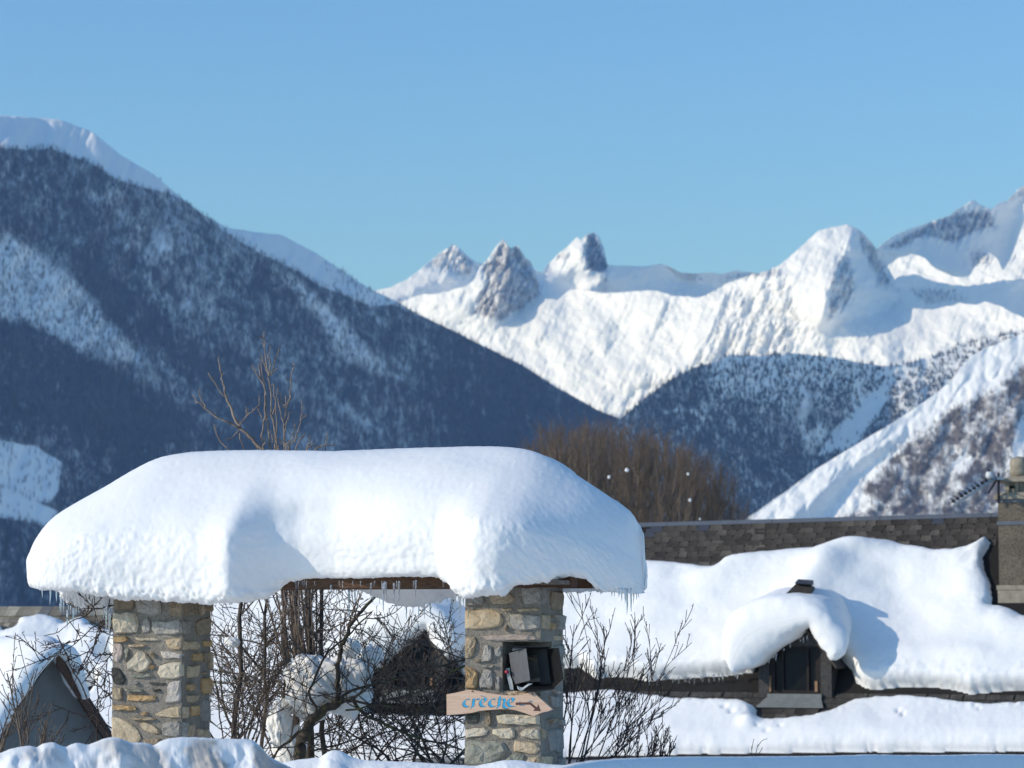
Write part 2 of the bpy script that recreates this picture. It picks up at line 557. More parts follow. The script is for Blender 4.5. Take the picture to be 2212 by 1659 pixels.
B_ROCK = [
    ([(925, 566), (977, 525), (1036, 575), (1040, 590), (1000, 600), (960, 590)], 0.55),
    ([(1040, 580), (1087, 514), (1120, 533), (1165, 612), (1168, 634), (1130, 668), (1080, 694), (1020, 680), (1030, 650), (1050, 610)], 0.72),
    ([(1205, 548), (1232, 530), (1228, 560), (1200, 566)], 0.6),
    ([(1266, 506), (1285, 499), (1315, 575), (1300, 592), (1268, 582), (1260, 550)], 0.9),
    ([(1850, 490), (1890, 535), (1935, 625), (1900, 620), (1860, 540)], 0.62),
    ([(1810, 560), (1830, 540), (1850, 600), (1840, 650), (1800, 690), (1785, 700), (1790, 620)], 0.6),
    ([(1905, 534), (1990, 488), (2064, 457), (2140, 452), (2150, 490), (2100, 505), (2060, 530), (2000, 510), (1940, 540)], 0.75),
    ([(2090, 545), (2120, 532), (2150, 570), (2100, 580)], 0.55),
    ([(2150, 440), (2220, 396), (2300, 370), (2300, 395), (2210, 430)], 0.5),
    ([(1560, 640), (1700, 600), (1740, 700), (1700, 780), (1520, 840), (1430, 880), (1480, 800), (1540, 720)], 0.38),
    ([(1050, 640), (1040, 680), (1085, 694), (1130, 660)], 0.6),
    ([(1560, 590), (1690, 575), (1690, 600), (1560, 606)], 0.5),
    ([(1960, 620), (2060, 620), (2110, 650), (2000, 665)], 0.55),
    ([(1350, 850), (1440, 800), (1520, 800), (1420, 860), (1340, 900)], 0.36),
]
def warp(X, Y):
    return X + 16 * fbm(X / 45.0, Y / 45.0, 4, 43, 0.6), Y + 16 * fbm(X / 45.0 + 9, Y / 45.0, 4, 45, 0.6)
def rock_of(X, Y, soft):
    rk = np.zeros(X.shape)
    for p, s in B_ROCK:
        rk = np.maximum(rk, s * msk(p, X, Y, soft))
    return rk
def pB(X, Y):
    p = np.full(X.shape, 0.85)
    for i in (1, 3, 6):                                    # the towers stand steep
        w = msk(B_ROCK[i][0], X, Y, 8); p = p * (1 - w) + 0.45 * w
    return blur(p, 1.6)
def nB(GX, GY, mpp):
    X, Y = GX / S2, GY / S2
    rk = rock_of(X, Y, 12)
    a = 0.24 + 1.9 * rk
    rid = 0.45 * fbm(GX / 13.0 + GY / 40.0, GY / 17.0, 5, 61, 0.55, True) + 0.75 * fbm(GX / 8.0 + GY / 19.0, GY / 34.0, 4, 63, 0.6, True)
    soft = fbm(GX / 26.0, GY / 22.0, 4, 71, 0.5)
    fine = fbm(GX / 3.6 + GY / 9.0, GY / 11.0, 3, 75, 0.6, True)
    calm = smooth(1900, 1980, X) * smooth(600, 640, Y) * smooth(690, 650, Y)
    return mpp * (1 - 0.6 * calm) * (a * (9.5 * rid + 2.0 * fine) + 10.0 * soft)
def mB(X, Y, V):
    rk = rock_of(X, Y, 10)
    n = fbm(X / 5.0 + Y / 11.0, Y / 20.0, 4, 81, 0.65, True)
    m = fbm(X / 3.4 + Y / 30.0, Y / 4.5, 3, 83, 0.65)
    return 1.16 - rk * (0.92 + 0.30 * n + 0.25 * m) - 0.35 * np.clip(n - 0.5, 0, 1), np.ones(X.shape), 0 * X
def q_field(base, var, regions):
    def f(X, Y):
        q = base + var * fbm(X / 60.0, Y / 60.0, 3, 41)
        WX, WY = warp(X, Y)
        for p, s in regions:
            w = msk(p, WX, WY, 7)
            q = q * (1 - w) + s * w
        return blur(q, 1.6)
    return f
M_rocksnow = mountain_mat('rock_and_snow', (0.13, 0.12, 0.12), 0.5, (0.13, 0.12, 0.12), 0.28)
# the range behind: faces turned from the sun, with lit shoulders
RB1 = [p for p in RB if p[0] <= 1010] + [(1028, 566), (1060, 572), (1110, 578), (1150, 582)] + [p for p in RB if 1172 <= p[0] <= 1600] + [(1640, 590), (1700, 600), (1780, 600), (1840, 580), (1880, 548)] + [p for p in RB if p[0] >= 1900]
B1_LIT = [([(800, 560), (925, 568), (977, 527), (1000, 560), (1010, 585), (990, 600), (930, 610), (880, 640), (800, 680)], -1.2),
    ([(1165, 600), (1196, 555), (1250, 510), (1266, 520), (1262, 570), (1300, 596), (1318, 618), (1270, 622), (1215, 600)], -1.8),
    ([(1432, 568), (1480, 588), (1560, 588), (1700, 590), (1700, 640), (1560, 625), (1480, 605)], -1.8),
    ([(1915, 575), (1960, 545), (2010, 560), (2060, 596), (2120, 606), (2150, 600), (2150, 618), (2060, 612), (2000, 590), (1940, 590)], -0.9),
    ([(2190, 470), (2205, 435), (2230, 395), (2420, 350), (2420, 610), (2230, 604), (2180, 598), (2165, 570), (2185, 520)], -1.7), ([(2060, 455), (2103, 430), (2130, 448), (2090, 470)], -0.5)]
layer('mountain_range', RB1, 370, 1130, 1.0, 470, 7100.0, 600, 290, 0.85, q_field(1.15, 0.25, B1_LIT), nB, mB, M_rocksnow,
      'far snowy ridge with shaded hollows and rock crags against the sky', jag=0.9, wz=0.12, pf=pB, back=500.0)
# a bright shelf under the crags, and the shaded wall that drops from it
RBM = [(1820, 700), (1860, 660), (1895, 604), (1915, 577), (1940, 557), (1970, 550), (1998, 557), (2015, 574), (2040, 590), (2072, 600), (2095, 597), (2105, 580), (2120, 560), (2138, 546), (2155, 560), (2166, 586), (2182, 562), (2197, 522), (2214, 474), (2240, 436), (2300, 402), (2420, 380)]
layer('mountain_shelf', RBM, 850, 1130, 1.0, 470, 6900.0, 930, 280, 1.1, q_field(-0.7, 0.3, []), nB, mB, M_rocksnow, 'bright snow shelf beneath the dark crags', jag=1.6, wz=0.3, back=350.0)
RBN = [(1800, 730), (1840, 705), (1890, 655), (1922, 610), (1945, 596), (1975, 594), (2010, 604), (2045, 614), (2090, 619), (2130, 613), (2170, 606), (2200, 604), (2260, 600), (2420, 590)]
layer('mountain_wall', RBN, 850, 1130, 1.0, 470, 6300.0, 930, 300, 0.9, q_field(1.2, 0.25, []), nB, mB, M_rocksnow, 'blue shaded wall dropping from the bright shelf', jag=1.6, wz=0.2, back=300.0)
# the sunlit massif in front: the rock tower, the broad snowfield and the pointed peak
RB2 = [(760, 690), (840, 662), (900, 640), (950, 634), (1000, 622), (1025, 604)] + [p for p in RB if 1036 <= p[0] <= 1163] + [(1170, 634), (1180, 646), (1205, 646), (1232, 628), (1250, 626), (1290, 630), (1340, 632), (1400, 629), (1460, 636), (1515, 640), (1550, 624), (1590, 604), (1640, 588)] + \
      [p for p in RB if 1680 <= p[0] <= 1892] + [(1908, 560), (1930, 598), (1945, 640), (1955, 668), (1990, 668), (2040, 664), (2075, 655), (2105, 660), (2130, 652), (2165, 664), (2200, 682), (2260, 700), (2420, 720)]
B2_SH = [([(1090, 520), (1120, 535), (1160, 590), (1172, 640), (1130, 668), (1085, 692), (1060, 688), (1080, 640), (1100, 580)], 1.9),
    ([(1842, 490), (1870, 508), (1890, 535), (1915, 575), (1950, 632), (1940, 668), (1905, 688), (1840, 694), (1785, 702), (1782, 650), (1800, 590), (1832, 540)], 2.2)]
layer('mountain_peak', RB2, 370, 1130, 1.0, 480, 6100.0, 640, 400, 0.85, q_field(-0.68, 0.40, B2_SH), nB, mB, M_rocksnow,
      'sunlit snow massif with a rock tower and a pointed white peak', jag=1.9, wz=0.22, pf=pB, back=400.0)

# --- the wooded flank in shade below the peaks
RC = [(1180, 1120), (1300, 950), (1340, 905), (1390, 862), (1450, 818), (1500, 793), (1550, 778), (1580, 766), (1640, 768), (1700, 762), (1760, 768), (1800, 772),
      (1850, 782), (1900, 790), (1950, 788), (2010, 768), (2090, 738), (2160, 722), (2220, 712), (2420, 690)]
C_LIT = [(1765, 985), (1800, 930), (1838, 892), (1880, 850), (1925, 822), (1915, 870), (1870, 930), (1845, 972), (1800, 978)]
C_AV = [(1715, 900), (1735, 840), (1755, 850), (1745, 930), (1780, 905), (1790, 940), (1755, 990), (1735, 975)]
C_ARC = [(1430, 890), (1460, 880), (1500, 882), (1530, 905), (1520, 915), (1495, 893), (1460, 890), (1432, 898)]
C_BLUE = [(1640, 1115), (1760, 1020), (1900, 960), (1960, 930), (1930, 960), (1800, 1060), (1740, 1118)]
def qC(X, Y):
    q = np.full(X.shape, 1.15)
    w = smooth(0, 90, X - np.interp(Y, [700, 820, 900, 980, 1120], [2050, 1890, 1800, 1745, 1640]))
    q = q * (1 - w) + (-0.25) * w
    q = q * (1 - msk(C_LIT, X, Y, 8)) - 0.6 * msk(C_LIT, X, Y, 8)
    return blur(q, 2.0)
def nC(GX, GY, mpp):
    return mpp * (6.0 * fbm(GX / 24.0, GY / 40.0, 4, 91, 0.5, True) + 1.8 * fbm(GX / 6.0, GY / 8.0, 3, 95))
def mC(X, Y, V):
    edge = smooth(0.28, 0.0, V)
    n = fbm(X / 16.0, Y / 40.0, 4, 97, 0.6)
    lit = msk(C_LIT, X, Y, 9); av = msk(C_AV, X, Y, 12); arc = msk(C_ARC, X, Y, 7)
    snow = 0.37 + 0.22 * n + 0.60 * edge * smooth(1500, 1560, X) + 0.10 * smooth(1800, 1950, X)
    snow = np.maximum(snow, np.maximum(1.3 * lit, np.maximum(0.75 * av, 0.75 * arc)))
    wood = np.clip(1.0 - 0.8 * n, 0.1, 1.3) * (1 - 0.95 * lit) * (1 - 0.8 * av) * (1 - 0.8 * arc) * (1 - 0.55 * edge * smooth(1500, 1560, X))
    return snow, 0.3 * edge, wood
LC = layer('valley_flank', RC, 540, 1130, 1.3, 632, 4350.0, 760, 440, 0.9, qC, nC, mC,
           mountain_mat('conifer_flank', (0.075, 0.08, 0.082), 0.3, soft=0.28), 'conifer covered flank in blue shade under the peaks', jag=1.2, dclip=1500.0)
M_con = plain('far_conifer', (0.070, 0.076, 0.074), 0.9, 0.3, 0.05)
far_trees('conifer_forest', LC, 32000, 5.0, 10.0, M_con, 'cone', 5, 'dark conifers on the shaded flank below the peaks')

# --- the sunlit spur coming down from the right
RD = [(1420, 1290), (1560, 1165), (1620, 1115), (1700, 1060), (1760, 1015), (1850, 960), (1930, 912), (1990, 872), (2050, 828), (2075, 795), (2095, 772),
      (2130, 750), (2170, 738), (2212, 718), (2300, 680), (2420, 640)]
D_GUL = [(1952, 936), (1975, 930), (1900, 985), (1830, 1050), (1770, 1120), (1700, 1180), (1640, 1200), (1690, 1140), (1800, 1040), (1880, 975)]
D_WOOD = [(1900, 1085), (1860, 1060), (1900, 1010), (1960, 958), (2010, 925), (2060, 880), (2130, 850), (2212, 835), (2420, 800), (2420, 1300), (1500, 1300), (1760, 1140)]
D_SNO = [(2185, 965), (2205, 900), (2230, 880), (2225, 960), (2195, 1010), (2170, 1020)]
D_SNO2 = [(2055, 1000), (2085, 975), (2105, 990), (2090, 1020), (2060, 1030)]
D_DARK = [(2160, 830), (2212, 780), (2300, 760), (2300, 840), (2212, 850)]
def qD(X, Y):
    q = np.full(X.shape, -0.30) + 0.25 * fbm(X / 70.0, Y / 70.0, 3, 101)
    w = msk(D_GUL, X, Y, 5)
    q = q * (1 - w) + 1.6 * w
    w = msk([(2190, 870), (2225, 860), (2230, 950), (2200, 960)], X, Y, 14)
    q = q * (1 - w) + 1.3 * w
    return blur(q, 1.5)
def nD(GX, GY, mpp):
    return mpp * (7.0 * fbm(GX / 26.0 + GY / 60.0, GY / 40.0, 4, 111, 0.5, True) + 1.6 * fbm(GX / 7.0, GY / 9.0, 3, 115))
def mD(X, Y, V):
    w = msk(D_WOOD, X, Y, 16); n = fbm(X / 22.0, Y / 22.0, 4, 117, 0.6)
    s2 = np.maximum(msk(D_SNO, X, Y, 10), msk(D_SNO2, X, Y, 10))
    snow = 1.2 - 0.79 * w + 0.40 * n * w + 0.25 * np.minimum(n, 0.0)
    snow = np.maximum(snow, 1.1 * s2)
    snow = snow - 0.8 * msk(D_DARK, X, Y, 14)
    wood = (w + msk(D_DARK, X, Y, 14)) * np.clip(0.9 - 0.9 * n, 0.1, 1.3) * (1 - 0.9 * s2)
    return snow, 0.2 * w, wood
LD = layer('mountain_spur', RD, 660, 1130, 1.2, 632, 2900.0, 900, 500, 1.0, qD, nD, mD,
           mountain_mat('spur_wood', (0.15, 0.128, 0.115), 0.35, soft=0.22), 'sunlit snowy spur with bare brown wood behind the chimney', jag=0.8, dclip=700.0)
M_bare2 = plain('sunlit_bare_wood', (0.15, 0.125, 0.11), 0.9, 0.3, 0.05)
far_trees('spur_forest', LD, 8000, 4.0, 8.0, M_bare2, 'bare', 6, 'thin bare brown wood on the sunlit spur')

# --- the ground: one snow sheet from the road to the valley floor
def ground_z(x, y):
    base = 0.0 + 0.66 * smooth(12.5, 16.0, y) - 5.5 * smooth(20.0, 28.0, y)
    return base + 0.05 * fbm(x / 1.5, y / 1.5, 3, 131) * smooth(2.0, 10, y)
gy = np.concatenate([np.linspace(-30, 10, 20), np.linspace(10.5, 40, 90), np.geomspace(42, 16000, 40)])
gx = np.concatenate([-np.geomspace(9000, 16, 30), np.linspace(-15, 15, 100), np.geomspace(16, 9000, 30)])
GXX, GYY = np.meshgrid(gx, gy)
gz = ground_z(GXX, GYY)
M_snow_ground = snow_mat('ground_snow', 12.0, 3.0, 0.3, 0.3)
link('ground', np_mesh('ground', np.stack([GXX, GYY, gz], -1).reshape(-1, 3), grid_faces(len(gy), len(gx))), M_snow_ground, None, kind='structure', label='snow covered ground of the village and valley')
# ------------------------------------------------------------------ the stone gateway
GR = math.radians(15.5)
GU = Vector((math.cos(GR), -math.sin(GR), 0)); GV = Vector((math.sin(GR), math.cos(GR), 0))
GO = at(465.2, 622, 17.0); GO.z = 0
def g(u, v, z):
    return GO + GU * u + GV * v + Vector((0, 0, z))
def on_plane(px, py, v, u0=None):
    """where the ray through a pixel meets the gateway plane at depth v (or the side plane u = u0)"""
    a = at(px, py, 10.0) - Vector((0, 0, CAMZ)); c = Vector((0, 0, CAMZ))
    if u0 is None:
        t = (GV.dot(GO) + v - GV.dot(c)) / GV.dot(a)
    else:
        t = (GU.dot(GO) + u0 - GU.dot(c)) / GU.dot(a)
    return c + a * t
def local_uz(p):
    d = p - GO
    return d.dot(GU), d.dot(GV), p.z

def stone_mat(name, col, col2, grain=0.5):
    t = NT(name, 0.9)
    v = t.coord('Object')
    n1 = t.noise(v, 14, 5, 0.65); n2 = t.noise(v, 90, 4, 0.7); n3 = t.noise(v, 35, 4, 0.6)
    c = t.ramp(n1, [(0.32, col), (0.66, col2)])
    dk = t.ramp(n2, [(0.35, 0.55), (0.6, 1.08)])
    c = t.mix(0.8 * grain, c, t.mix(1.0, c, dk, 'MULTIPLY'))
    r = t.ramp(t.rnd(), [(0, 0.82), (1, 1.15)])
    c = t.mix(1.0, c, r, 'MULTIPLY')
    nr = t.bump(n3, 0.9, 0.012)
    nr = t.bump(n2, 0.8, 0.004, nr)
    return t.done(c, nr)
M_STONE = {
    'tan': stone_mat('tan_stone', (0.42, 0.31, 0.19), (0.54, 0.43, 0.29)),
    'cream': stone_mat('cream_stone', (0.50, 0.41, 0.28), (0.62, 0.54, 0.41)),
    'orange': stone_mat('ochre_stone', (0.46, 0.27, 0.11), (0.56, 0.40, 0.22)),
    'grey': stone_mat('grey_granite', (0.30, 0.27, 0.225), (0.43, 0.39, 0.335), 1.0),
    'white': stone_mat('pale_stone', (0.52, 0.45, 0.385), (0.64, 0.565, 0.48)),
    'dark': stone_mat('dark_schist', (0.055, 0.052, 0.045), (0.12, 0.115, 0.095)),
    'brown': stone_mat('brown_stone', (0.25, 0.19, 0.125), (0.36, 0.28, 0.19)),
    'green': stone_mat('green_schist', (0.24, 0.235, 0.18), (0.40, 0.38, 0.30), 0.8),
    'pink': stone_mat('pinkish_stone', (0.44, 0.34, 0.275), (0.55, 0.45, 0.375)),
}
def mortar_mat():
    t = NT('mortar', 0.95)
    v = t.coord('Object')
    n1 = t.noise(v, 6, 4, 0.6); n2 = t.noise(v, 110, 5, 0.75); n3 = t.noise(v, 30, 4, 0.6)
    c = t.ramp(n1, [(0.3, (0.235, 0.205, 0.165)), (0.7, (0.335, 0.295, 0.24))])
    c = t.mix(0.75, c, t.mix(1.0, c, t.ramp(n2, [(0.38, 0.45), (0.6, 1.25)]), 'MULTIPLY'))
    nr = t.bump(n3, 0.9, 0.015)
    nr = t.bump(n2, 1.0, 0.006, nr)
    return t.done(c, nr)
M_mortar = mortar_mat()

def stone_mesh(poly2, proud, seed, frame):
    """poly2: outline in (a, z) of the face; frame(a, depth, z) -> world; proud = how far it stands out"""
    rg = random.Random(seed)
    P = [Vector(p) for p in poly2]
    per = [(P[(i + 1) % len(P)] - P[i]).length for i in range(len(P))]
    tot = sum(per)
    n = 12 if tot > 0.3 else 9
    pts = []
    for k in range(n):
        s = tot * k / n; i = 0
        while s > per[i] and i < len(per) - 1:
            s -= per[i]; i += 1
        pts.append(P[i].lerp(P[(i + 1) % len(P)], s / max(per[i], 1e-6)))
    sz = max(0.02, tot / 4)
    pts = [p + Vector((rg.uniform(-1, 1), rg.uniform(-1, 1))) * sz * 0.035 for p in pts]
    c = sum(pts, Vector((0, 0))) / n
    V, Fs = [], []
    rings = [(1.03, 0.03), (1.0, -proud * 0.45), (0.86, -proud * 0.95), (0.5, -proud * 1.05)]
    for k, (sc, dp) in enumerate(rings):
        for p in pts:
            q = c + (p - c) * sc
            dd = dp + (rg.uniform(-0.25, 0.3) * proud if k >= 1 else 0)
            V.append(frame(q.x, dd, q.y))
    for k in range(3):
        for i in range(n):
            j = (i + 1) % n
            Fs.append((k * n + i, k * n + j, (k + 1) * n + j, (k + 1) * n + i))
    V.append(frame(c.x, -proud * rg.uniform(0.9, 1.15), c.y))
    for i in range(n):
        Fs.append((3 * n + i, 3 * n + (i + 1) % n, 4 * n))
    me = bpy.data.meshes.new('stone')
    me.from_pydata([tuple(v) for v in V], [], Fs)
    me.update()
    return me

gateway = thing('gateway', 'stone gateway of two rubble pillars carrying a beam under a thick snow cap', 'gateway', tuple(g(-0.9, 0.25, 0.0)))

L_FRONT = [('brown', [(878, 355), (1035, 365), (1025, 450), (880, 460)]), ('grey', [(1045, 375), (1225, 385), (1235, 480), (1180, 510), (1050, 470)]),
    ('brown', [(1290, 395), (1385, 385), (1385, 510), (1300, 500)]), ('cream', [(872, 480), (1050, 475), (1072, 560), (1060, 625), (875, 640)]),
    ('grey', [(1095, 525), (1145, 515), (1155, 620), (1110, 640), (1085, 600)]), ('grey', [(1165, 545), (1385, 535), (1385, 640), (1190, 640), (1160, 600)]),
    ('orange', [(875, 665), (975, 658), (995, 685), (960, 703), (880, 700)]), ('cream', [(1030, 665), (1215, 670), (1225, 690), (1040, 690)]),
    ('tan', [(1265, 680), (1385, 670), (1385, 760), (1300, 755), (1275, 730)]), ('tan', [(985, 720), (1115, 712), (1130, 735), (980, 740)]),
    ('pink', [(870, 715), (945, 715), (950, 790), (915, 860), (875, 840)]), ('green', [(960, 760), (995, 745), (985, 820), (965, 860)]),
    ('cream', [(1070, 765), (1120, 780), (1160, 850), (1145, 910), (1080, 930), (975, 905), (985, 855)]), ('tan', [(1150, 770), (1170, 775), (1192, 830), (1165, 815)]),
    ('white', [(1225, 765), (1385, 790), (1385, 825), (1240, 825)]), ('cream', [(1220, 885), (1250, 865), (1385, 850), (1385, 978), (1235, 978), (1205, 940)]),
    ('orange', [(1160, 880), (1188, 875), (1180, 905), (1165, 910)]), ('dark', [(865, 895), (915, 890), (940, 930), (975, 985), (950, 1025), (875, 1015)]),
    ('green', [(1000, 950), (1175, 940), (1180, 960), (1100, 972), (1010, 968)]), ('white', [(1025, 1010), (1050, 995), (1070, 1010), (1045, 1030)]),
    ('dark', [(1140, 1008), (1270, 1012), (1265, 1028), (1150, 1028)]), ('white', [(1300, 1010), (1375, 990), (1385, 1150), (1320, 1165), (1255, 1165), (1285, 1100), (1280, 1040)]),
    ('tan', [(875, 1045), (940, 1045), (948, 1145), (880, 1130)]), ('green', [(960, 1058), (1110, 1063), (1115, 1080), (965, 1077)]),
    ('dark', [(1170, 1065), (1230, 1055), (1235, 1075), (1180, 1080)]), ('orange', [(990, 1105), (1190, 1105), (1210, 1135), (1180, 1150), (985, 1145)]),
    ('orange', [(875, 1180), (1000, 1185), (1065, 1200), (1055, 1220), (880, 1215)]), ('tan', [(1185, 1250), (1290, 1200), (1385, 1190), (1385, 1280), (1240, 1272)]),
    ('orange', [(1085, 1238), (1140, 1233), (1145, 1255), (1090, 1255)]), ('tan', [(1000, 1280), (1205, 1273), (1210, 1292), (1040, 1297)]),
    ('tan', [(870, 1275), (930, 1275), (1020, 1320), (1090, 1390), (1085, 1470), (870, 1440)]), ('tan', [(1085, 1315), (1130, 1312), (1225, 1360), (1235, 1395), (1180, 1405), (1090, 1360)]),
    ('grey', [(1250, 1325), (1300, 1305), (1385, 1300), (1385, 1430), (1250, 1410)]), ('brown', [(1110, 1440), (1240, 1435), (1250, 1500), (1120, 1510)]), ('tan', [(1270, 1450), (1385, 1445), (1385, 1520), (1280, 1520)])]
L_SIDE = [('brown', [(1395, 395), (1490, 385), (1500, 490), (1395, 505)]), ('tan', [(1510, 420), (1545, 430), (1540, 500), (1505, 490)]), ('brown', [(1562, 390), (1612, 385), (1612, 470), (1570, 470)]),
    ('grey', [(1388, 545), (1438, 540), (1425, 640), (1388, 640)]), ('brown', [(1485, 550), (1530, 520), (1612, 510), (1612, 645), (1490, 645)]),
    ('tan', [(1388, 690), (1470, 690), (1525, 730), (1510, 755), (1388, 760)]), ('orange', [(1545, 695), (1610, 690), (1610, 735), (1550, 735)]),
    ('orange', [(1460, 790), (1530, 780), (1550, 820), (1530, 850), (1455, 840)]), ('tan', [(1590, 775), (1612, 770), (1610, 910), (1590, 900)]),
    ('tan', [(1425, 885), (1510, 875), (1515, 960), (1430, 975), (1415, 940)]), ('tan', [(1535, 935), (1575, 925), (1575, 945), (1540, 948)]),
    ('orange', [(1535, 975), (1605, 970), (1610, 1090), (1545, 1095), (1528, 1040)]), ('orange', [(1415, 1025), (1470, 1015), (1490, 1045), (1460, 1070), (1415, 1065)]),
    ('tan', [(1420, 1105), (1515, 1100), (1510, 1150), (1430, 1165)]), ('grey', [(1525, 1130), (1610, 1135), (1607, 1310), (1530, 1300)]),
    ('orange', [(1450, 1190), (1520, 1180), (1515, 1255), (1455, 1265)]), ('tan', [(1388, 1195), (1425, 1190), (1430, 1275), (1388, 1280)]),
    ('tan', [(1430, 1330), (1485, 1330), (1480, 1420), (1430, 1420)]), ('tan', [(1505, 1365), (1600, 1360), (1605, 1440), (1510, 1440)]),
    ('grey', [(1388, 1310), (1420, 1310), (1418, 1420), (1388, 1420)]), ('brown', [(1540, 780), (1580, 778), (1578, 850), (1560, 855)])]
R_FRONT = [('grey', [(178, 175), (340, 170), (330, 255), (180, 262)]), ('tan', [(385, 165), (560, 155), (600, 190), (590, 235), (550, 250), (400, 245)]),
    ('grey', [(660, 110), (815, 100), (815, 250), (670, 245)]), ('tan', [(178, 300), (440, 290), (490, 350), (520, 400), (480, 440), (330, 462), (180, 465)]),
    ('tan', [(495, 293), (585, 288), (585, 306), (500, 309)]), ('tan', [(610, 293), (700, 288), (815, 288), (810, 306), (640, 314)]),
    ('grey', [(560, 345), (600, 335), (815, 345), (815, 470), (590, 472), (553, 430)]), ('tan', [(520, 440), (535, 430), (540, 480), (515, 482)]),
    ('pink', [(310, 515), (580, 510), (815, 512), (810, 560), (600, 565), (340, 560), (305, 540)]), ('tan', [(178, 540), (260, 530), (275, 580), (250, 690), (180, 725)]),
    ('grey', [(345, 605), (395, 600), (410, 680), (410, 745), (320, 750), (330, 680)]), ('grey', [(430, 640), (480, 610), (486, 690), (460, 705), (425, 690)]),
    ('tan', [(255, 735), (310, 725), (312, 748), (265, 750)]), ('grey', [(310, 770), (430, 775), (430, 795), (315, 795)]),
    ('orange', [(180, 795), (255, 795), (290, 850), (275, 985), (185, 975)]), ('grey', [(335, 815), (410, 805), (420, 980), (290, 975), (300, 900)]),
    ('grey', [(440, 870), (480, 880), (482, 1000), (440, 990)]), ('tan', [(530, 1006), (600, 1000), (720, 1006), (715, 1040), (560, 1040)]),
    ('dark', [(175, 1205), (300, 1185), (300, 1265), (180, 1275)]), ('brown', [(345, 1170), (395, 1165), (400, 1290), (370, 1310), (345, 1240)]),
    ('cream', [(445, 1200), (800, 1195), (815, 1280), (460, 1290)]), ('cream', [(180, 1325), (330, 1310), (380, 1335), (350, 1380), (180, 1400)]),
    ('cream', [(415, 1325), (580, 1315), (605, 1370), (590, 1410), (480, 1400), (410, 1370)]), ('cream', [(640, 1360), (700, 1320), (800, 1315), (815, 1410), (740, 1410), (660, 1390)]),
    ('green', [(175, 1425), (520, 1430), (555, 1470), (540, 1540), (430, 1600), (300, 1645), (180, 1600)]), ('tan', [(600, 1425), (770, 1440), (810, 1480), (800, 1520), (770, 1545), (580, 1510)]),
    ('green', [(515, 1600), (560, 1545), (690, 1530), (670, 1600), (560, 1660), (500, 1660)]), ('tan', [(670, 1640), (720, 1570), (815, 1555), (815, 1680), (680, 1690)]),
    ('tan', [(178, 1650), (280, 1660), (300, 1720), (180, 1720)])]
R_SIDE = [('grey', [(820, 100), (875, 95), (865, 240), (820, 245)]), ('brown', [(895, 150), (1005, 140), (1005, 290), (915, 300), (900, 280)]),
    ('tan', [(820, 340), (885, 345), (880, 470), (820, 470)]), ('orange', [(895, 410), (935, 415), (940, 465), (900, 475)]), ('grey', [(945, 345), (1012, 345), (1012, 475), (950, 470)]),
    ('brown', [(905, 345), (930, 350), (925, 375), (900, 370)]), ('tan', [(925, 520), (1010, 520), (1012, 555), (930, 560)]), ('grey', [(880, 1045), (975, 1045), (980, 1130), (900, 1150)]),
    ('brown', [(860, 1240), (940, 1225), (945, 1265), (900, 1275)]), ('tan', [(820, 1320), (845, 1340), (840, 1410), (820, 1405)]), ('grey', [(865, 1330), (1010, 1315), (1010, 1520), (880, 1520)]),
    ('grey', [(970, 1245), (1012, 1240), (1010, 1300), (975, 1300)]), ('tan', [(820, 1560), (905, 1555), (900, 1640), (820, 1640)]), ('grey', [(915, 1550), (950, 1590), (920, 1610)]),
    ('white', [(905, 985), (975, 1010), (940, 1020)]), ('grey', [(930, 610), (1010, 600), (1010, 700), (940, 720)]), ('brown', [(930, 780), (1012, 770), (1012, 900), (930, 920)]), ('grey', [(965, 1570), (1012, 1560), (1012, 1660), (960, 1660)])]

def crop_px(cx, cy, x0, y0, s):
    return (x0 + cx / s) / 4.0, (y0 + cy / s) / 4.0

def build_pillar(label, u0, w, dep, front, side, crop, cL, cC, cR, niche, seed):
    core = MB()
    z0, z1 = -0.3, 1.93
    def cb(ua, ub, va, vb, za, zb):
        A = [g(u0 + ua, va, za), g(u0 + ub, va, za), g(u0 + ub, vb, za), g(u0 + ua, vb, za)]
        B = [p + Vector((0, 0, zb - za)) for p in A]
        core.hexa(A, B)
    if niche:
        nu, nv, na, nb = niche
        cb(0, w, 0, dep, z0, na)
        cb(0, w, 0, dep, nb, z1)
        cb(0, nu, 0, dep, na, nb)
        cb(nu, w, nv, dep, na, nb)
    else:
        cb(0, w, 0, dep, z0, z1)
    pil = core.build('pillar', M_mortar, gateway, label=label)
    k = 0
    for typ, poly in front:
        pts = []
        for cx, cy in poly:
            px, py = crop_px(cx, cy, *crop)
            u = (cx - cL) / (cC - cL) * w
            p = on_plane(px, py, 0.0)
            pts.append((min(u, w + 0.004), p.z))
        k += 1
        fr = lambda a, d, z: g(u0 + a, d, z)
        pr = 0.015 + 0.018 * ((seed * 7 + k * 13) % 10) / 10
        me = stone_mesh(pts, pr, seed * 100 + k, fr)
        link('stone', me, M_STONE[typ], pil)
    for typ, poly in side:
        pts = []
        for cx, cy in poly:
            px, py = crop_px(cx, cy, *crop)
            v = (cx - cC) / (cR - cC) * dep
            p = on_plane(px, py, 0, u0 + w)
            pts.append((max(v, -0.004), p.z))
        k += 1
        fr = lambda a, d, z: g(u0 + w - d, a, z)
        me = stone_mesh(pts, 0.013 + 0.015 * ((k * 17) % 10) / 10, seed * 100 + k, fr)
        link('stone', me, M_STONE[typ], pil)
    return pil

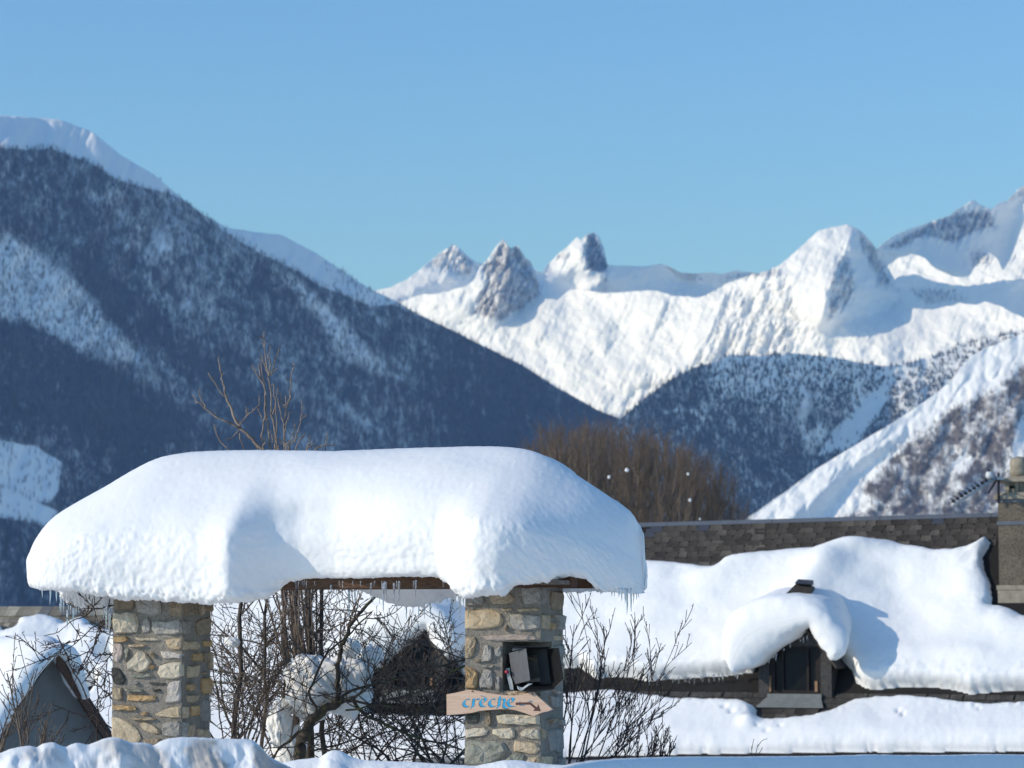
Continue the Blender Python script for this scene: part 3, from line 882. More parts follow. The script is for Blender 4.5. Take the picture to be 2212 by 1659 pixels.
build_pillar('rubble pillar without sign or lamp', -2.344, 0.475, 0.48, L_FRONT, L_SIDE, (0, 2200, 1.9027), 870, 1385, 1612, None, 1)
NZ0 = on_plane(520, (2300 + 996 / 2.149) / 4, 0.0).z
NZ1 = on_plane(520, (2300 + 574 / 2.149) / 4, 0.0).z
build_pillar('rubble pillar with a square niche', 0.0, 0.48, 0.55, R_FRONT, R_SIDE, (1780, 2300, 2.149), 175, 815, 1015, (0.238, 0.27, NZ0, NZ1), 2)

# timber of the little roof
def wood_mat(name, col, col2, scale=(1.5, 30, 30)):
    t = NT(name, 0.75)
    v = t.coord('Object', scale)
    n = t.noise(v, 3.0, 5, 0.6, 0.5)
    c = t.ramp(n, [(0.3, col), (0.7, col2)])
    return t.done(c, t.bump(n, 0.4, 0.006))
M_beam = wood_mat('brown_beam', (0.055, 0.028, 0.015), (0.16, 0.085, 0.048))
M_board = wood_mat('grey_board', (0.10, 0.075, 0.055), (0.22, 0.17, 0.13))
M_slate_dark = plain('dark_slate', (0.055, 0.05, 0.045), 0.6, 0.4, 25, 0.4)
def gbox(ua, ub, va, vb, za, zb, mb, dz=0.0):
    A = [g(ua, va, za), g(ub, va, za + dz), g(ub, vb, za + dz), g(ua, vb, za)]
    mb.hexa(A, [p + Vector((0, 0, zb - za)) for p in A])
b = MB(); gbox(-2.6, 0.70, -0.10, 0.06, 1.905, 2.04, b, 0.006); b.build('beam', M_beam, gateway)
b = MB(); gbox(-2.6, 0.70, 0.42, 0.56, 1.905, 2.04, b, 0.006); b.build('beam', M_beam, gateway)
for k in range(9):
    ua = -2.5 + k * 0.37
    b = MB()
    for sgn in (-1, 1):
        A = [g(ua, 0.23, 2.20), g(ua + 0.06, 0.23, 2.20), g(ua + 0.06, 0.23 + sgn * 0.36, 2.03), g(ua, 0.23 + sgn * 0.36, 2.03)]
        b.hexa(A, [p + Vector((0, 0, 0.05)) for p in A])
    b.build('rafter', M_beam, gateway)
for sgn in (-1, 1):
    b = MB()
    A = [g(-2.55, 0.23, 2.255), g(0.62, 0.23, 2.255), g(0.62, 0.23 + sgn * 0.38, 2.07), g(-2.55, 0.23 + sgn * 0.38, 2.07)]
    b.hexa(A, [p + Vector((0, 0, 0.03)) for p in A])
    b.build('roof_deck', M_slate_dark, gateway)
b = MB(); gbox(0.40, 0.70, -0.27, -0.14, 1.925, 1.95, b); b.build('fascia_board', M_board, gateway)
for (ua, ub, z) in ((0.42, 0.66, 1.953), (0.50, 0.63, 1.966), (0.46, 0.60, 1.979), (0.5, 0.58, 1.992)):
    b = MB(); gbox(ua, ub, -0.275 - 0.01 * (z > 1.96), -0.12, z, z + 0.011, b, -0.01); b.build('slate', M_slate_dark if z > 1.96 else M_board, gateway)

# ------------------------------------------------------------------ the great cap of snow
TOPL = [(56, 1262), (58, 1256), (60, 1246), (61, 1225), (64, 1200), (72, 1175), (82, 1155), (100, 1138), (125, 1112), (160, 1092), (200, 1070), (250, 1042), (300, 1010), (340, 990), (370, 981), (400, 977), (450, 974),
        (550, 972), (650, 972), (720, 974), (780, 973), (850, 970), (920, 966), (1000, 964), (1060, 963), (1100, 965), (1130, 969), (1160, 976), (1200, 996), (1250, 1028), (1300, 1060), (1340, 1088), (1365, 1107), (1382, 1127), (1390, 1150), (1394, 1180), (1395, 1210), (1394, 1240), (1391, 1262), (1389, 1272)]
BOTL = [(56, 1264), (75, 1268), (110, 1268), (170, 1272), (240, 1290), (320, 1294), (400, 1297), (460, 1301), (515, 1299), (560, 1290), (582, 1270), (600, 1254), (650, 1246), (700, 1244), (800, 1243), (900, 1241), (940, 1242), (968, 1258), (990, 1281), (1010, 1284), (1060, 1283), (1095, 1284),
        (1106, 1268), (1120, 1260), (1175, 1252), (1192, 1242), (1215, 1236), (1245, 1244), (1264, 1268), (1290, 1279), (1330, 1280), (1370, 1277), (1392, 1270)]
BCKL = [(56, 1262), (104, 1263), (112, 1280), (122, 1294), (140, 1306), (165, 1314), (200, 1317), (240, 1310), (300, 1288), (600, 1266), (760, 1268), (800, 1280), (840, 1298), (870, 1306), (910, 1309), (950, 1301), (985, 1288), (1050, 1285), (1250, 1278), (1392, 1272)]
BULGE = [(28, 0.0), (90, 0.02), (150, 0.02), (205, 0.05), (236, 0.12), (249, 0.02), (264, -0.11), (288, -0.18), (322, -0.18), (350, -0.13), (400, -0.06), (438, -0.03), (452, 0.03), (468, 0.13), (486, 0.19), (505, 0.19), (530, 0.13), (560, 0.02), (600, -0.05), (645, -0.04)]
def proj_px(p):
    d = p.y
    # inverse of at(): image x only
    q = p - Vector((0, 0, CAMZ))
    zc = q.y * CT + q.z * ST
    return 512 + F * q.x / zc, 384 - F * (-q.y * ST + q.z * CT) / zc
def z_at_py(u, v, py):
    lo, hi = 0.5, 4.0
    p = g(u, v, 0); 
    ry = (384.0 - py) / F
    return CAMZ + (ST + ry * CT) / (CT - ry * ST) * p.y
def build_cap():
    uL, uR, cv = -2.945, 1.058, 0.30
    nu = 460
    tt = np.linspace(0, 1, nu)
    tt = tt + 0.055 * np.sin(-2 * np.pi * tt) * 1.0
    U = uL + (uR - uL) * tt
    ctrl = []
    top = np.array(TOPL) * S2; bot = np.array(BOTL) * S2; bck = np.array(BCKL) * S2; bl = np.array(BULGE)
    for u in U:
        xr = np.clip((u - 0.05) / (uR - 0.05), 0, 1); xl = np.clip((-2.45 - u) / (-2.45 - uL), 0, 1)
        rr = (1 - xr ** 2.1) ** (1 / 2.1) * (1 - xl ** 2.6) ** (1 / 2.6)
        pxc = proj_px(g(u, cv, 2.6))[0]; pxf = proj_px(g(u, -0.35, 2.1))[0]; pxb = proj_px(g(u - 0.30 * rr * float(smooth(-2.1, -2.85, u)), cv + 0.6 * rr, 2.1))[0]
        zt = z_at_py(u, cv, np.interp(pxc, top[:, 0], top[:, 1]))
        zb = z_at_py(u, -0.33, np.interp(pxf, bot[:, 0], bot[:, 1]))
        zbb = z_at_py(u, 0.9, np.interp(pxb, bck[:, 0], bck[:, 1]))
        zbb = zb + (zbb - zb) * float(smooth(0.0, 0.12, u - uL))
        zt = max(zt, zb + 0.01, zbb + 0.01)
        H = zt - zb
        xr = np.clip((u - 0.05) / (uR - 0.05), 0, 1); xl = np.clip((-2.45 - u) / (-2.45 - uL), 0, 1)
        rr = (1 - xr ** 2.1) ** (1 / 2.1) * (1 - xl ** 2.6) ** (1 / 2.6)
        rr = max(rr, 0.02)
        wf, wb = 0.66 * rr, 0.66 * rr
        k = min(1.0, H / 0.9)
        vf, vb = cv - wf, cv + wb
        bump_ = np.interp(pxf, bl[:, 0], bl[:, 1]) * min(1.0, rr * 1.3)
        pts = [(cv, zt), (cv - wf * 0.40, zt - 0.13 * H), (cv - wf * 0.74, zt - 0.34 * H), (cv - wf * 0.95, zt - 0.53 * H), (vf - 0.02 * k, zt - 0.70 * H),
               (vf, zb + 0.13 * H), (vf + 0.03 * rr, zb + 0.02 * H), (vf + 0.12 * rr, zb - 0.0), (vf + 0.3 * rr, zb + 0.10 * k), (cv, max(zb, zbb) + 0.14 * k),
               (vb - 0.3 * rr, zbb + 0.12 * k), (vb - 0.10 * rr, zbb + 0.0), (vb - 0.03 * rr, zbb + 0.03 * H), (vb, zbb + 0.25 * H), (cv + wb * 0.95, zt - 0.50 * H), (cv + wb * 0.70, zt - 0.26 * H), (cv + wb * 0.35, zt - 0.08 * H)]
        wgt = [0, 0.0, 0.38, 1.0, 1, 1, 1, 0.8, 0.4] + [0] * 8
        ctrl.append([(v - bump_ * w, z) for (v, z), w in zip(pts, wgt)])
    C = np.array(ctrl)                                    # nu x 17 x 2
    # soften along the length, then a closed spline round each section
    for _ in range(14):
        C[1:-1, :, 0] = 0.25 * C[:-2, :, 0] + 0.5 * C[1:-1, :, 0] + 0.25 * C[2:, :, 0]
    for _ in range(60):
        C[1:-1, :5, 1] = 0.25 * C[:-2, :5, 1] + 0.5 * C[1:-1, :5, 1] + 0.25 * C[2:, :5, 1]
    nc = C.shape[1]; sub = [16, 18, 18, 14, 14, 10, 6, 6, 6, 6, 6, 6, 6, 8, 8, 8, 8]
    cols = []; sv = []
    for i in range(nc):
        p0, p1, p2, p3 = C[:, (i - 1) % nc], C[:, i], C[:, (i + 1) % nc], C[:, (i + 2) % nc]
        for k in range(sub[i]):
            t = k / sub[i]
            cols.append(0.5 * ((2 * p1) + (-p0 + p2) * t + (2 * p0 - 5 * p1 + 4 * p2 - p3) * t * t + (-p0 + 3 * p1 - 3 * p2 + p3) * t ** 3))
            sv.append(i + t)
    G = np.stack(cols, 1); sv = np.array(sv)              # nu x ns x 2
    UU = np.repeat(U[:, None], G.shape[1], 1)
    vv, zz = G[..., 0], G[..., 1]
    UU = UU - 0.30 * smooth(-2.1, -2.85, UU) * np.clip((vv - cv) / 0.66, 0, 1)
    X = GO.x + GU.x * UU + GV.x * vv; Y = GO.y + GU.y * UU + GV.y * vv; Z = zz
    P = np.stack([X, Y, Z], -1)
    du = np.gradient(P, axis=0); ds = np.gradient(P, axis=1)
    N = np.cross(du, ds); N /= np.linalg.norm(N, axis=-1, keepdims=True) + 1e-9
    cen = P.mean(1, keepdims=True)
    if np.mean(np.sum(N * (P - cen), -1)) < 0:
        N = -N
    # rough lower face, smooth wind-packed top
    a = UU * 1.0; s_arc = np.cumsum(np.linalg.norm(ds, axis=-1), 1)
    Hn = (zz - zz.min(1, keepdims=True)) / np.maximum(np.ptp(zz, axis=1)[:, None], 0.05)
    line = 0.47 + 0.05 * fbm(UU * 2.2, UU * 0 + 1.0, 3, 141)
    rough = smooth(line + 0.06, line - 0.06, Hn)
    n1 = fbm(a * 13 + s_arc * 4, s_arc * 17, 5, 151, 0.6); n2 = fbm(a * 42, s_arc * 48, 3, 157, 0.6); n0 = fbm(a * 1.6, s_arc * 2.0, 3, 163)
    edge = smooth(0.16, 0.0, Hn)
    hollow = smooth(236, 262, np.interp(UU, U, [proj_px(g(u, -0.35, 2.1))[0] for u in U])) * smooth(345, 300, np.interp(UU, U, [proj_px(g(u, -0.35, 2.1))[0] for u in U]))
    disp = 0.012 * n0 + 0.008 * rough * smooth(0.02, 0.2, Hn) + rough * (1 - 0.6 * hollow) * (0.0045 * n1 + 0.0060 * n2 + 0.008 * n0) + 0.0016 * fbm(a * 40, s_arc * 40, 2, 167) + edge * (0.010 * n1 + 0.012 * n2)
    P = P + N * disp[..., None]
    # close the ends
    nr, ns = P.shape[:2]
    V = P.reshape(-1, 3)
    Fq = grid_faces(nr, ns, 0, True)
    V = np.concatenate([V, P[0].mean(0)[None], P[-1].mean(0)[None]], 0)
    i = np.arange(ns)
    T0 = np.stack([i, (i + 1) % ns, np.full(ns, nr * ns)], -1)[:, ::-1]
    T1 = np.stack([(nr - 1) * ns + i, (nr - 1) * ns + (i + 1) % ns, np.full(ns, nr * ns + 1)], -1)
    me = np_mesh('snow_cap', V, [Fq, T0, T1])
    return me, P
M_cap = snow_mat('cap_snow', 170.0, 30.0, 0.22, 0.10, 0.004, 0.012)
cap_me, CAPP = build_cap()
snow_cap = link('snow_mound', cap_me, M_cap, None, label='huge smooth cap of snow on the stone gateway, fringed with icicles', category='snow')

# icicles under its edges
def ice_mat():
    t = NT('ice', 0.08)
    t.b.inputs['IOR'].default_value = 1.31
    t.b.inputs['Transmission Weight'].default_value = 0.85
    t.b.inputs['Specular IOR Level'].default_value = 0.5
    return t.done((0.90, 0.94, 0.97))
M_ice = ice_mat()
def icicle(px, py0, py1, v, rad, seed):
    rg = random.Random(seed)
    a = on_plane(px, py0, v); b_ = on_plane(px + rg.uniform(-0.6, 0.6), py1, v)
    n = 6
    pts = [a.lerp(b_, i / (n - 1)) + Vector((rg.uniform(-1, 1), rg.uniform(-1, 1), 0)) * 0.0018 for i in range(n)]
    rr = [rad * (1 - i / (n - 1)) ** 0.75 * rg.uniform(0.85, 1.15) + 0.0008 for i in range(n)]
    m = MB(); m.tube(pts, rr, 6)
    m.build('icicle', M_ice, snow_cap, True)
rgi = random.Random(5)
LONG = [(42, 589, 598, -0.3), (50.5, 589, 605, -0.3), (56, 588, 603, -0.30), (61, 602, 611, 0.85), (67.5, 613, 629, 0.9), (73, 611, 628, 0.9), (60, 606, 613, 0.85), (104, 608, 620, 0.6), (106.5, 606, 634, 0.55), (109.5, 612, 641, 0.5),
        (331, 588, 596, -0.2), (349, 591, 617, 0.95), (355, 592, 605, 0.9), (371, 586, 597, -0.2), (383.5, 586, 613, -0.2), (386, 585, 600, -0.2), (394, 586, 602, -0.2), (399, 584, 602, -0.2), (416, 583, 597, -0.2), (413, 600, 614, 0.95), (406, 601, 620, 0.95),
        (419, 602, 617, 0.95), (424, 600, 619, 0.95), (430, 600, 616, 0.95), (455, 596, 612, -0.2), (460, 594, 620, -0.25), (463.5, 592, 608, -0.3), (452, 597, 607, 0.9), (622, 591, 601, -0.1), (627, 591, 615, 0.1), (631, 591, 612, 0.2), (634, 590, 604, 0.3), (637, 590, 600, 0.3), (638.5, 589, 598, 0.3), (619, 591, 597, -0.1), (625, 591, 604, 0.0)]
for k, (px, a, b_, v) in enumerate(LONG):
    icicle(px, a - 3, b_, v, 0.0035 + 0.00018 * (b_ - a), k)
for k in range(26):
    px = rgi.uniform(60, 112); py = np.interp(px, [60, 75, 95, 112], [604, 608, 608, 604])
    icicle(px, py - 8, py + rgi.uniform(3, 9), 0.9, rgi.uniform(0.002, 0.0035), 100 + k)
for k in range(16):
    px = rgi.uniform(290, 445); icicle(px, 581, 581 + rgi.uniform(4, 9), -0.22, 0.0025, 200 + k)
for k in range(14):
    px = rgi.uniform(370, 462); py = np.interp(px, [370, 400, 440, 462], [598, 602, 601, 596]); icicle(px, py - 3, py + rgi.uniform(3, 8), 0.95, 0.0025, 300 + k)
for k in range(12):
    px = rgi.uniform(600, 640); icicle(px, 588, 588 + rgi.uniform(4, 9), 0.1, 0.0025, 400 + k)

# ------------------------------------------------------------------ the arrow sign
def sgn_pt(x, y, v):
    return on_plane((1760 + x / 4.424) / 4.0, (2740 + y / 4.424) / 4.0, v)
sign = thing('arrow_sign', 'pale wooden arrow sign with blue painted word, fixed to the pillar', 'sign', tuple(sgn_pt(1000, 300, -0.05)))
OUT = [(115, 165), (260, 140), (380, 112), (500, 85), (560, 85), (700, 110), (830, 140), (960, 160), (1150, 182), (1300, 185), (1450, 170), (1560, 132), (1660, 125), (1720, 190), (1860, 312), (1995, 435), (1900, 470), (1800, 490), (1660, 555),
       (1560, 520), (1450, 480), (1300, 440), (1200, 430), (1050, 430), (930, 440), (700, 460), (560, 495), (400, 515), (118, 535)]
def sign_mat():
    t = NT('larch_board', 0.65)
    v = t.coord('Object', (3, 3, 40))
    n = t.noise(v, 2.0, 5, 0.6, 0.8)
    n2 = t.noise(t.coord('Object', (30, 30, 120)), 3.0, 2, 0.5)
    c = t.ramp(n, [(0.25, (0.52, 0.33, 0.215)), (0.55, (0.63, 0.435, 0.305)), (0.8, (0.66, 0.47, 0.35))])
    c = t.mix(t.ramp(n2, [(0.70, 0.0), (0.78, 0.55)]), c, (0.22, 0.10, 0.05))
    return t.done(c, t.bump(n, 0.25, 0.003))
m = MB(); m.prism([sgn_pt(x, y, -0.062) for x, y in OUT], GV * 0.026)
board = m.build('board', sign_mat(), sign)
bv = board.modifiers.new('edge', 'BEVEL'); bv.width = 0.002; bv.segments = 1; bv.limit_method = 'ANGLE'
M_blue = plain('sky_blue_paint', (0.045, 0.36, 0.58), 0.45, 0.12, 40)
M_dk = plain('dark_paint', (0.075, 0.04, 0.035), 0.5, 0.15, 40)
M_arrow = plain('brown_paint', (0.10, 0.045, 0.035), 0.5, 0.12, 30)
STROKES = [
    [(528, 258), (500, 243), (470, 248), (440, 275), (420, 315), (425, 352), (455, 380), (505, 386), (545, 372)],
    [(590, 232), (597, 262), (592, 315), (588, 370), (560, 402), (522, 424)], [(592, 290), (625, 258), (660, 240), (692, 250), (680, 265)],
    [(712, 338), (770, 310), (815, 270), (815, 240), (785, 228), (748, 240), (718, 280), (708, 320), (722, 360), (760, 383), (815, 376), (848, 360)],
    [(735, 180), (752, 197), (800, 208), (824, 212)],
    [(985, 262), (960, 238), (925, 240), (890, 268), (870, 308), (880, 350), (918, 384), (970, 378), (1040, 350), (1080, 350)],
    [(1062, 190), (1055, 240), (1050, 300), (1046, 360), (1020, 400), (985, 418)], [(1052, 285), (1085, 250), (1120, 238), (1145, 255), (1143, 300), (1125, 350), (1130, 385), (1165, 408), (1215, 410), (1248, 402)],
    [(1205, 335), (1255, 312), (1305, 275), (1308, 240), (1275, 222), (1238, 236), (1208, 275), (1197, 320), (1210, 358), (1250, 380), (1310, 376), (1370, 360)],
    [(1418, 285), (1404, 305), (1410, 332), (1440, 352), (1500, 354)], [(1552, 302), (1580, 284), (1610, 282), (1645, 290)]]
def nib(m, pts, wx, wy, off, v):
    n = 24
    d = np.array(pts, float); L = np.concatenate([[0], np.cumsum(np.hypot(*np.diff(d, axis=0).T))])
    s = np.linspace(0, L[-1], n)
    # smooth curve through the points
    xs = np.interp(s, L, d[:, 0]); ys = np.interp(s, L, d[:, 1])
    for _ in range(2):
        xs[1:-1] = (xs[:-2] + 2 * xs[1:-1] + xs[2:]) / 4; ys[1:-1] = (ys[:-2] + 2 * ys[1:-1] + ys[2:]) / 4
    t = s / L[-1]
    k = np.clip(np.minimum(t / 0.14, (1 - t) / 0.22), 0.12, 1)
    A = []; B = []
    for i in range(n):
        A.append(sgn_pt(xs[i] - wx * k[i] + off[0], ys[i] - wy * k[i] + off[1], v)); B.append(sgn_pt(xs[i] + wx * k[i] + off[0], ys[i] + wy * k[i] + off[1], v))
    base = A + B
    m.add(base, [(i, i + 1, n + i + 1, n + i) for i in range(n - 1)])
m = MB(); mb2 = MB()
for k, st in enumerate(STROKES):
    w = (21, -9) if k < 9 else (11, -5)
    if k == 4:
        w = (14, 6)
    nib(mb2, st, w[0], w[1], (-9, 8), -0.0628)
    nib(m, st, w[0], w[1], (0, 0), -0.0634)
mb2.build('letter_shadow', M_dk, sign)
m.build('lettering', M_blue, sign)
m = MB(); m.prism([sgn_pt(x, y, -0.0640) for x, y in [(1340, 312), (1365, 310), (1600, 306), (1715, 400), (1735, 343), (1782, 464), (1648, 454), (1678, 420), (1590, 346), (1340, 352)]], GV * 0.0015)
m.build('painted_arrow', M_arrow, sign)
M_screw = plain('rusty_iron', (0.12, 0.06, 0.035), 0.6, 0.3, 60)
for x, y in ((575, 110), (1640, 160)):
    m = MB(); p = sgn_pt(x, y, -0.062); m.tube([p, p - GV * 0.004], 0.005, 8); m.build('screw', M_screw, sign)

# ------------------------------------------------------------------ the floodlight in the niche
def fl(x, y, d):
    return at((1980 + x / 6.913) / 4.0, (2540 + y / 6.913) / 4.0, d)
flood = thing('floodlight', 'black floodlight with open barn doors set in the pillar niche', 'floodlight', tuple(fl(950, 1480, 17.0)))
M_blackm = plain('black_enamel', (0.012, 0.012, 0.013), 0.45, 0.3, 20, 0.0, 0.4)
M_greym = plain('sunlit_enamel', (0.10, 0.10, 0.105), 0.5, 0.15, 25, 0.0, 0.4)  # lighter copy of the black enamel, sunlight on the left door in its colour
M_zinc = plain('zinc', (0.42, 0.43, 0.41), 0.5, 0.15, 30, 0.0, 0.5)
M_red = plain('red_knob', (0.40, 0.05, 0.07), 0.45, 0.1, 30)
m = MB()
m.hexa([fl(420, 470, 16.985), fl(1440, 370, 16.93), fl(1560, 1330, 16.93), fl(540, 1390, 16.985)], [fl(560, 560, 17.19), fl(1340, 500, 17.15), fl(1430, 1220, 17.15), fl(650, 1270, 17.19)])
m.build('housing', M_blackm, flood)
M_glass = NT('lamp_glass', 0.15)
M_glass.b.inputs['Specular IOR Level'].default_value = 0.6
_gn = M_glass.noise(M_glass.coord('Object'), 12, 3, 0.6)
M_glass = M_glass.done(M_glass.ramp(_gn, [(0.3, (0.05, 0.048, 0.04)), (0.7, (0.10, 0.095, 0.075))]))
m = MB(); m.prism([fl(620, 560, 16.965), fl(1150, 535, 16.937), fl(1260, 1285, 16.937), fl(740, 1320, 16.965)], (0, 0.006, 0)); m.build('lens', M_glass, flood)
m = MB()
for a, b_ in (((560, 480), (1200, 440)), ((1200, 440), (1320, 1320)), ((1320, 1320), (680, 1370)), ((680, 1370), (560, 480))):
    m.tube([fl(a[0], a[1], 16.95), fl(b_[0], b_[1], 16.95)], 0.006, 4)
m.build('lens_frame', M_blackm, flood)
def door(pts, mat, th=0.004):
    m = MB(); P = [fl(*p) for p in pts]
    nrm = (P[1] - P[0]).cross(P[2] - P[0]).normalized() * th
    m.prism(P, nrm); m.build('barn_door', mat, flood)
door([(390, 500, 16.95), (525, 1370, 16.95), (985, 1250, 16.82), (870, 372, 16.82)], M_greym)
door([(1440, 380, 16.92), (1560, 1325, 16.92), (1900, 1215, 16.74), (1765, 350, 16.74)], M_blackm)
door([(430, 450, 16.975), (1440, 366, 16.925), (1540, 312, 16.80), (500, 318, 16.83)], M_blackm)
door([(540, 1398, 16.975), (1560, 1335, 16.925), (1640, 1482, 16.76), (760, 1536, 16.80)], M_blackm)
m = MB(); m.prism([fl(470, 440, 16.86), fl(500, 330, 16.86), fl(600, 318, 16.855), (fl(870, 352, 16.85)), fl(880, 372, 16.85)], (0, 0.003, 0)); m.build('gusset', M_greym, flood)
m = MB(); m.prism([fl(1560, 1330, 16.9), fl(1880, 1225, 16.77), fl(1810, 1320, 16.77), fl(1620, 1480, 16.78)], (0, 0.003, 0)); m.build('gusset', M_blackm, flood)
m = MB(); m.prism([fl(330, 1150, 16.95), fl(300, 930, 16.96), fl(405, 905, 16.96), fl(425, 1130, 16.95)], (0, 0.004, 0)); m.prism([fl(330, 1150, 16.948), fl(425, 1130, 16.948), fl(470, 1260, 16.93), fl(512, 1525, 16.92), fl(415, 1505, 16.92)], (0, 0.004, 0))
m.build('bracket', M_zinc, flood)
m = MB(); m.prism([fl(605, 1400, 16.80), fl(680, 1440, 16.80), fl(770, 1450, 16.80), fl(930, 1340, 16.79), fl(1045, 1345, 16.79), fl(900, 1420, 16.79), fl(760, 1530, 16.79), fl(690, 1538, 16.79), fl(630, 1490, 16.80)], (0, 0.004, 0)); m.build('yoke', M_zinc, flood)
m = MB(); c0 = fl(315, 1020, 16.92); c1 = fl(350, 1020, 16.955); m.tube([c0 - Vector((0.001, 0.004, 0)), c0, c0.lerp(c1, 0.7), c1], [0.008, 0.0115, 0.0115, 0.009], 14); m.build('knob', M_red, flood, True)
# ------------------------------------------------------------------ the slate roofed house behind
HR = math.radians(22.0)
HA = Vector((math.cos(HR), -math.sin(HR), 0)); HN = Vector((-math.sin(HR), -math.cos(HR), 0))   # along the ridge; downhill
HB = at(770, 693, 45.0)
PH, RUN = 2.90, 2.266
LP = math.tan(math.radians(35))
UPN = (HN * PH + Vector((0, 0, RUN))).normalized(); LON = (HN * LP + Vector((0, 0, 1))).normalized()
SLOPE = math.hypot(PH, RUN)
def hup(s, q, h=0.0):
    return HB + HA * s + (-HN * RUN + Vector((0, 0, PH + 0.0135 * s))) * q + UPN * h
def hlo(s, t, h=0.0):
    return HB + HA * s + HN * t + Vector((0, 0, -LP * t)) + LON * h
C0 = Vector((0, 0, CAMZ))
def ray_sq(px, py):
    a = at(px, py, 10.0) - C0
    t = UPN.dot(HB - C0) / UPN.dot(a)
    p = C0 + a * t - HB
    return p.dot(HA), p.z / PH
def ray_st(px, py):
    a = at(px, py, 10.0) - C0
    t = LON.dot(HB - C0) / LON.dot(a)
    p = C0 + a * t - HB
    return p.dot(HA), -p.z / LP

house = thing('slate_house', 'long house with a steep dark slate roof half buried in snow, with chimney and dormers', 'house', tuple(HB + Vector((0, 0, -5))))
def slate_mat(name, c1, c2):
    t = NT(name, 0.75)
    v = t.coord('Object')
    n = t.noise(v, 12, 5, 0.65); n2 = t.noise(v, 60, 3, 0.6)
    c = t.ramp(n, [(0.3, c1), (0.7, c2)])
    c = t.mix(t.ramp(n2, [(0.66, 0.0), (0.76, 0.5)]), c, (0.22, 0.19, 0.15))
    r = t.ramp(t.rnd(), [(0, 0.55), (0.8, 1.1), (1, 1.7)])
    c = t.mix(1.0, c, r, 'MULTIPLY')
    return t.done(c, t.bump(n2, 0.5, 0.006))
M_slate = slate_mat('weathered_slate', (0.042, 0.035, 0.028), (0.085, 0.070, 0.056))
M_slate2 = plain('new_blue_slate', (0.055, 0.058, 0.068), 0.5, 0.15, 8)
M_roofbed = plain('roof_bed', (0.018, 0.016, 0.014), 0.9, 0.2, 10)
M_wall = plain('house_wall', (0.33, 0.30, 0.26), 0.9, 0.15, 4, 0.3)
M_zincg = plain('weathered_zinc', (0.10, 0.11, 0.125), 0.55, 0.12, 6, 0.0, 0.5)
SL, SR = -12.0, 7.5
# walls, roof planes, gutter, ridge flashing
m = MB()
gq = Vector((0, 0, -0.12))
W = lambda p: Vector((p.x, p.y, -5.2))
K = [(hlo(SL + 0.2, 1.3) + gq, hlo(SR - 0.2, 1.3) + gq), (hlo(SL + 0.2, 0) + gq, hlo(SR - 0.2, 0) + gq), (hup(SL + 0.2, 1) + gq, hup(SR - 0.2, 1) + gq)]
bR = lambda s: hup(s, 1) - HN * RUN - Vector((0, 0, PH)) + gq
K.append((bR(SL + 0.2), bR(SR - 0.2)))
for (a0, a1), (b0, b1) in zip(K[:-1], K[1:]):
    m.hexa([W(a0), W(a1), W(b1), W(b0)], [a0, a1, b1, b0])
m.build('wall', M_wall, house)
m = MB()
up = [hup(SL, 0), hup(SR, 0), hup(SR, 1), hup(SL, 1)]; m.hexa([p - UPN * 0.05 for p in up], [p - UPN * 0.004 for p in up])
lo = [hlo(SL, 1.48), hlo(SR, 1.48), hlo(SR, 0.0), hlo(SL, 0.0)]; m.hexa([p - LON * 0.05 for p in lo], [p - LON * 0.004 for p in lo])
def hback(s, q):
    return hup(s, 1) - HN * (RUN * (1 - q)) - Vector((0, 0, PH * (1 - q)))
bk = [hback(SR, 0), hback(SL, 0), hback(SL, 1), hback(SR, 1)]; m.hexa([p - Vector((0, 0, 0.06)) for p in bk], bk)
m.build('roof', M_roofbed, house)
m = MB()
for sgn in (1, -1):
    for s0 in np.arange(SL, SR, 1.9):
        p = [hup(s0, 1, 0.018), hup(min(s0 + 1.89, SR), 1, 0.018)]
        d = (HN * RUN + Vector((0, 0, -PH))).normalized() * 0.085 if sgn == 1 else (-HN * RUN + Vector((0, 0, -PH))).normalized() * 0.085
        q = [p[1] + d, p[0] + d]
        m.hexa([v - Vector((0, 0, 0.006)) for v in (p + q)], [v + Vector((0, 0, 0.004)) + UPN * 0.012 for v in (p + q)])
m.build('ridge_flashing', M_zincg, house)
m = MB(); m.tube([hlo(SL, 1.54, -0.05), hlo(SR, 1.54, -0.05)], 0.065, 8); m.build('gutter', M_zincg, house, True)

# slates: one mesh per kind, every slate an object
def slate_me(w, hgt, seed, th=0.018):
    rg = random.Random(seed)
    j = lambda a: rg.uniform(-a, a)
    b = [(-w / 2 + j(0.008), -hgt + j(0.012)), (w / 2 + j(0.008), -hgt + j(0.012)), (w / 2, 0.06), (-w / 2, 0.06)]
    m = MB()
    m.hexa([(x, y, 0.002) for x, y in b], [(x, y, th + 0.006 * (y < 0)) for x, y in b])
    return m.mesh('slate')
SLM = [slate_me(w, 0.135, k) for k, w in enumerate((0.15, 0.17, 0.19, 0.20, 0.215, 0.235))]
SLW = [0.15, 0.17, 0.19, 0.20, 0.215, 0.235]
def place(me, mat, parent, M, name='slate'):
    if not me.materials:
        me.materials.append(mat)
    o = bpy.data.objects.new(name, me)
    COL.objects.link(o)
    if me.materials[0] != mat:
        o.material_slots[0].link = 'OBJECT'; o.material_slots[0].material = mat
    o.parent = parent
    o.matrix_parent_inverse = Matrix.Translation(-Vector(parent.location))
    o.matrix_basis = M
    return o
def frame_m(org, X, Yv, Z):
    M = Matrix((X, Yv, Z)).transposed().to_4x4()
    M.translation = org
    return M
UPY = (-HN * RUN + Vector((0, 0, PH))).normalized(); LOY = (-HN + Vector((0, 0, LP))).normalized()
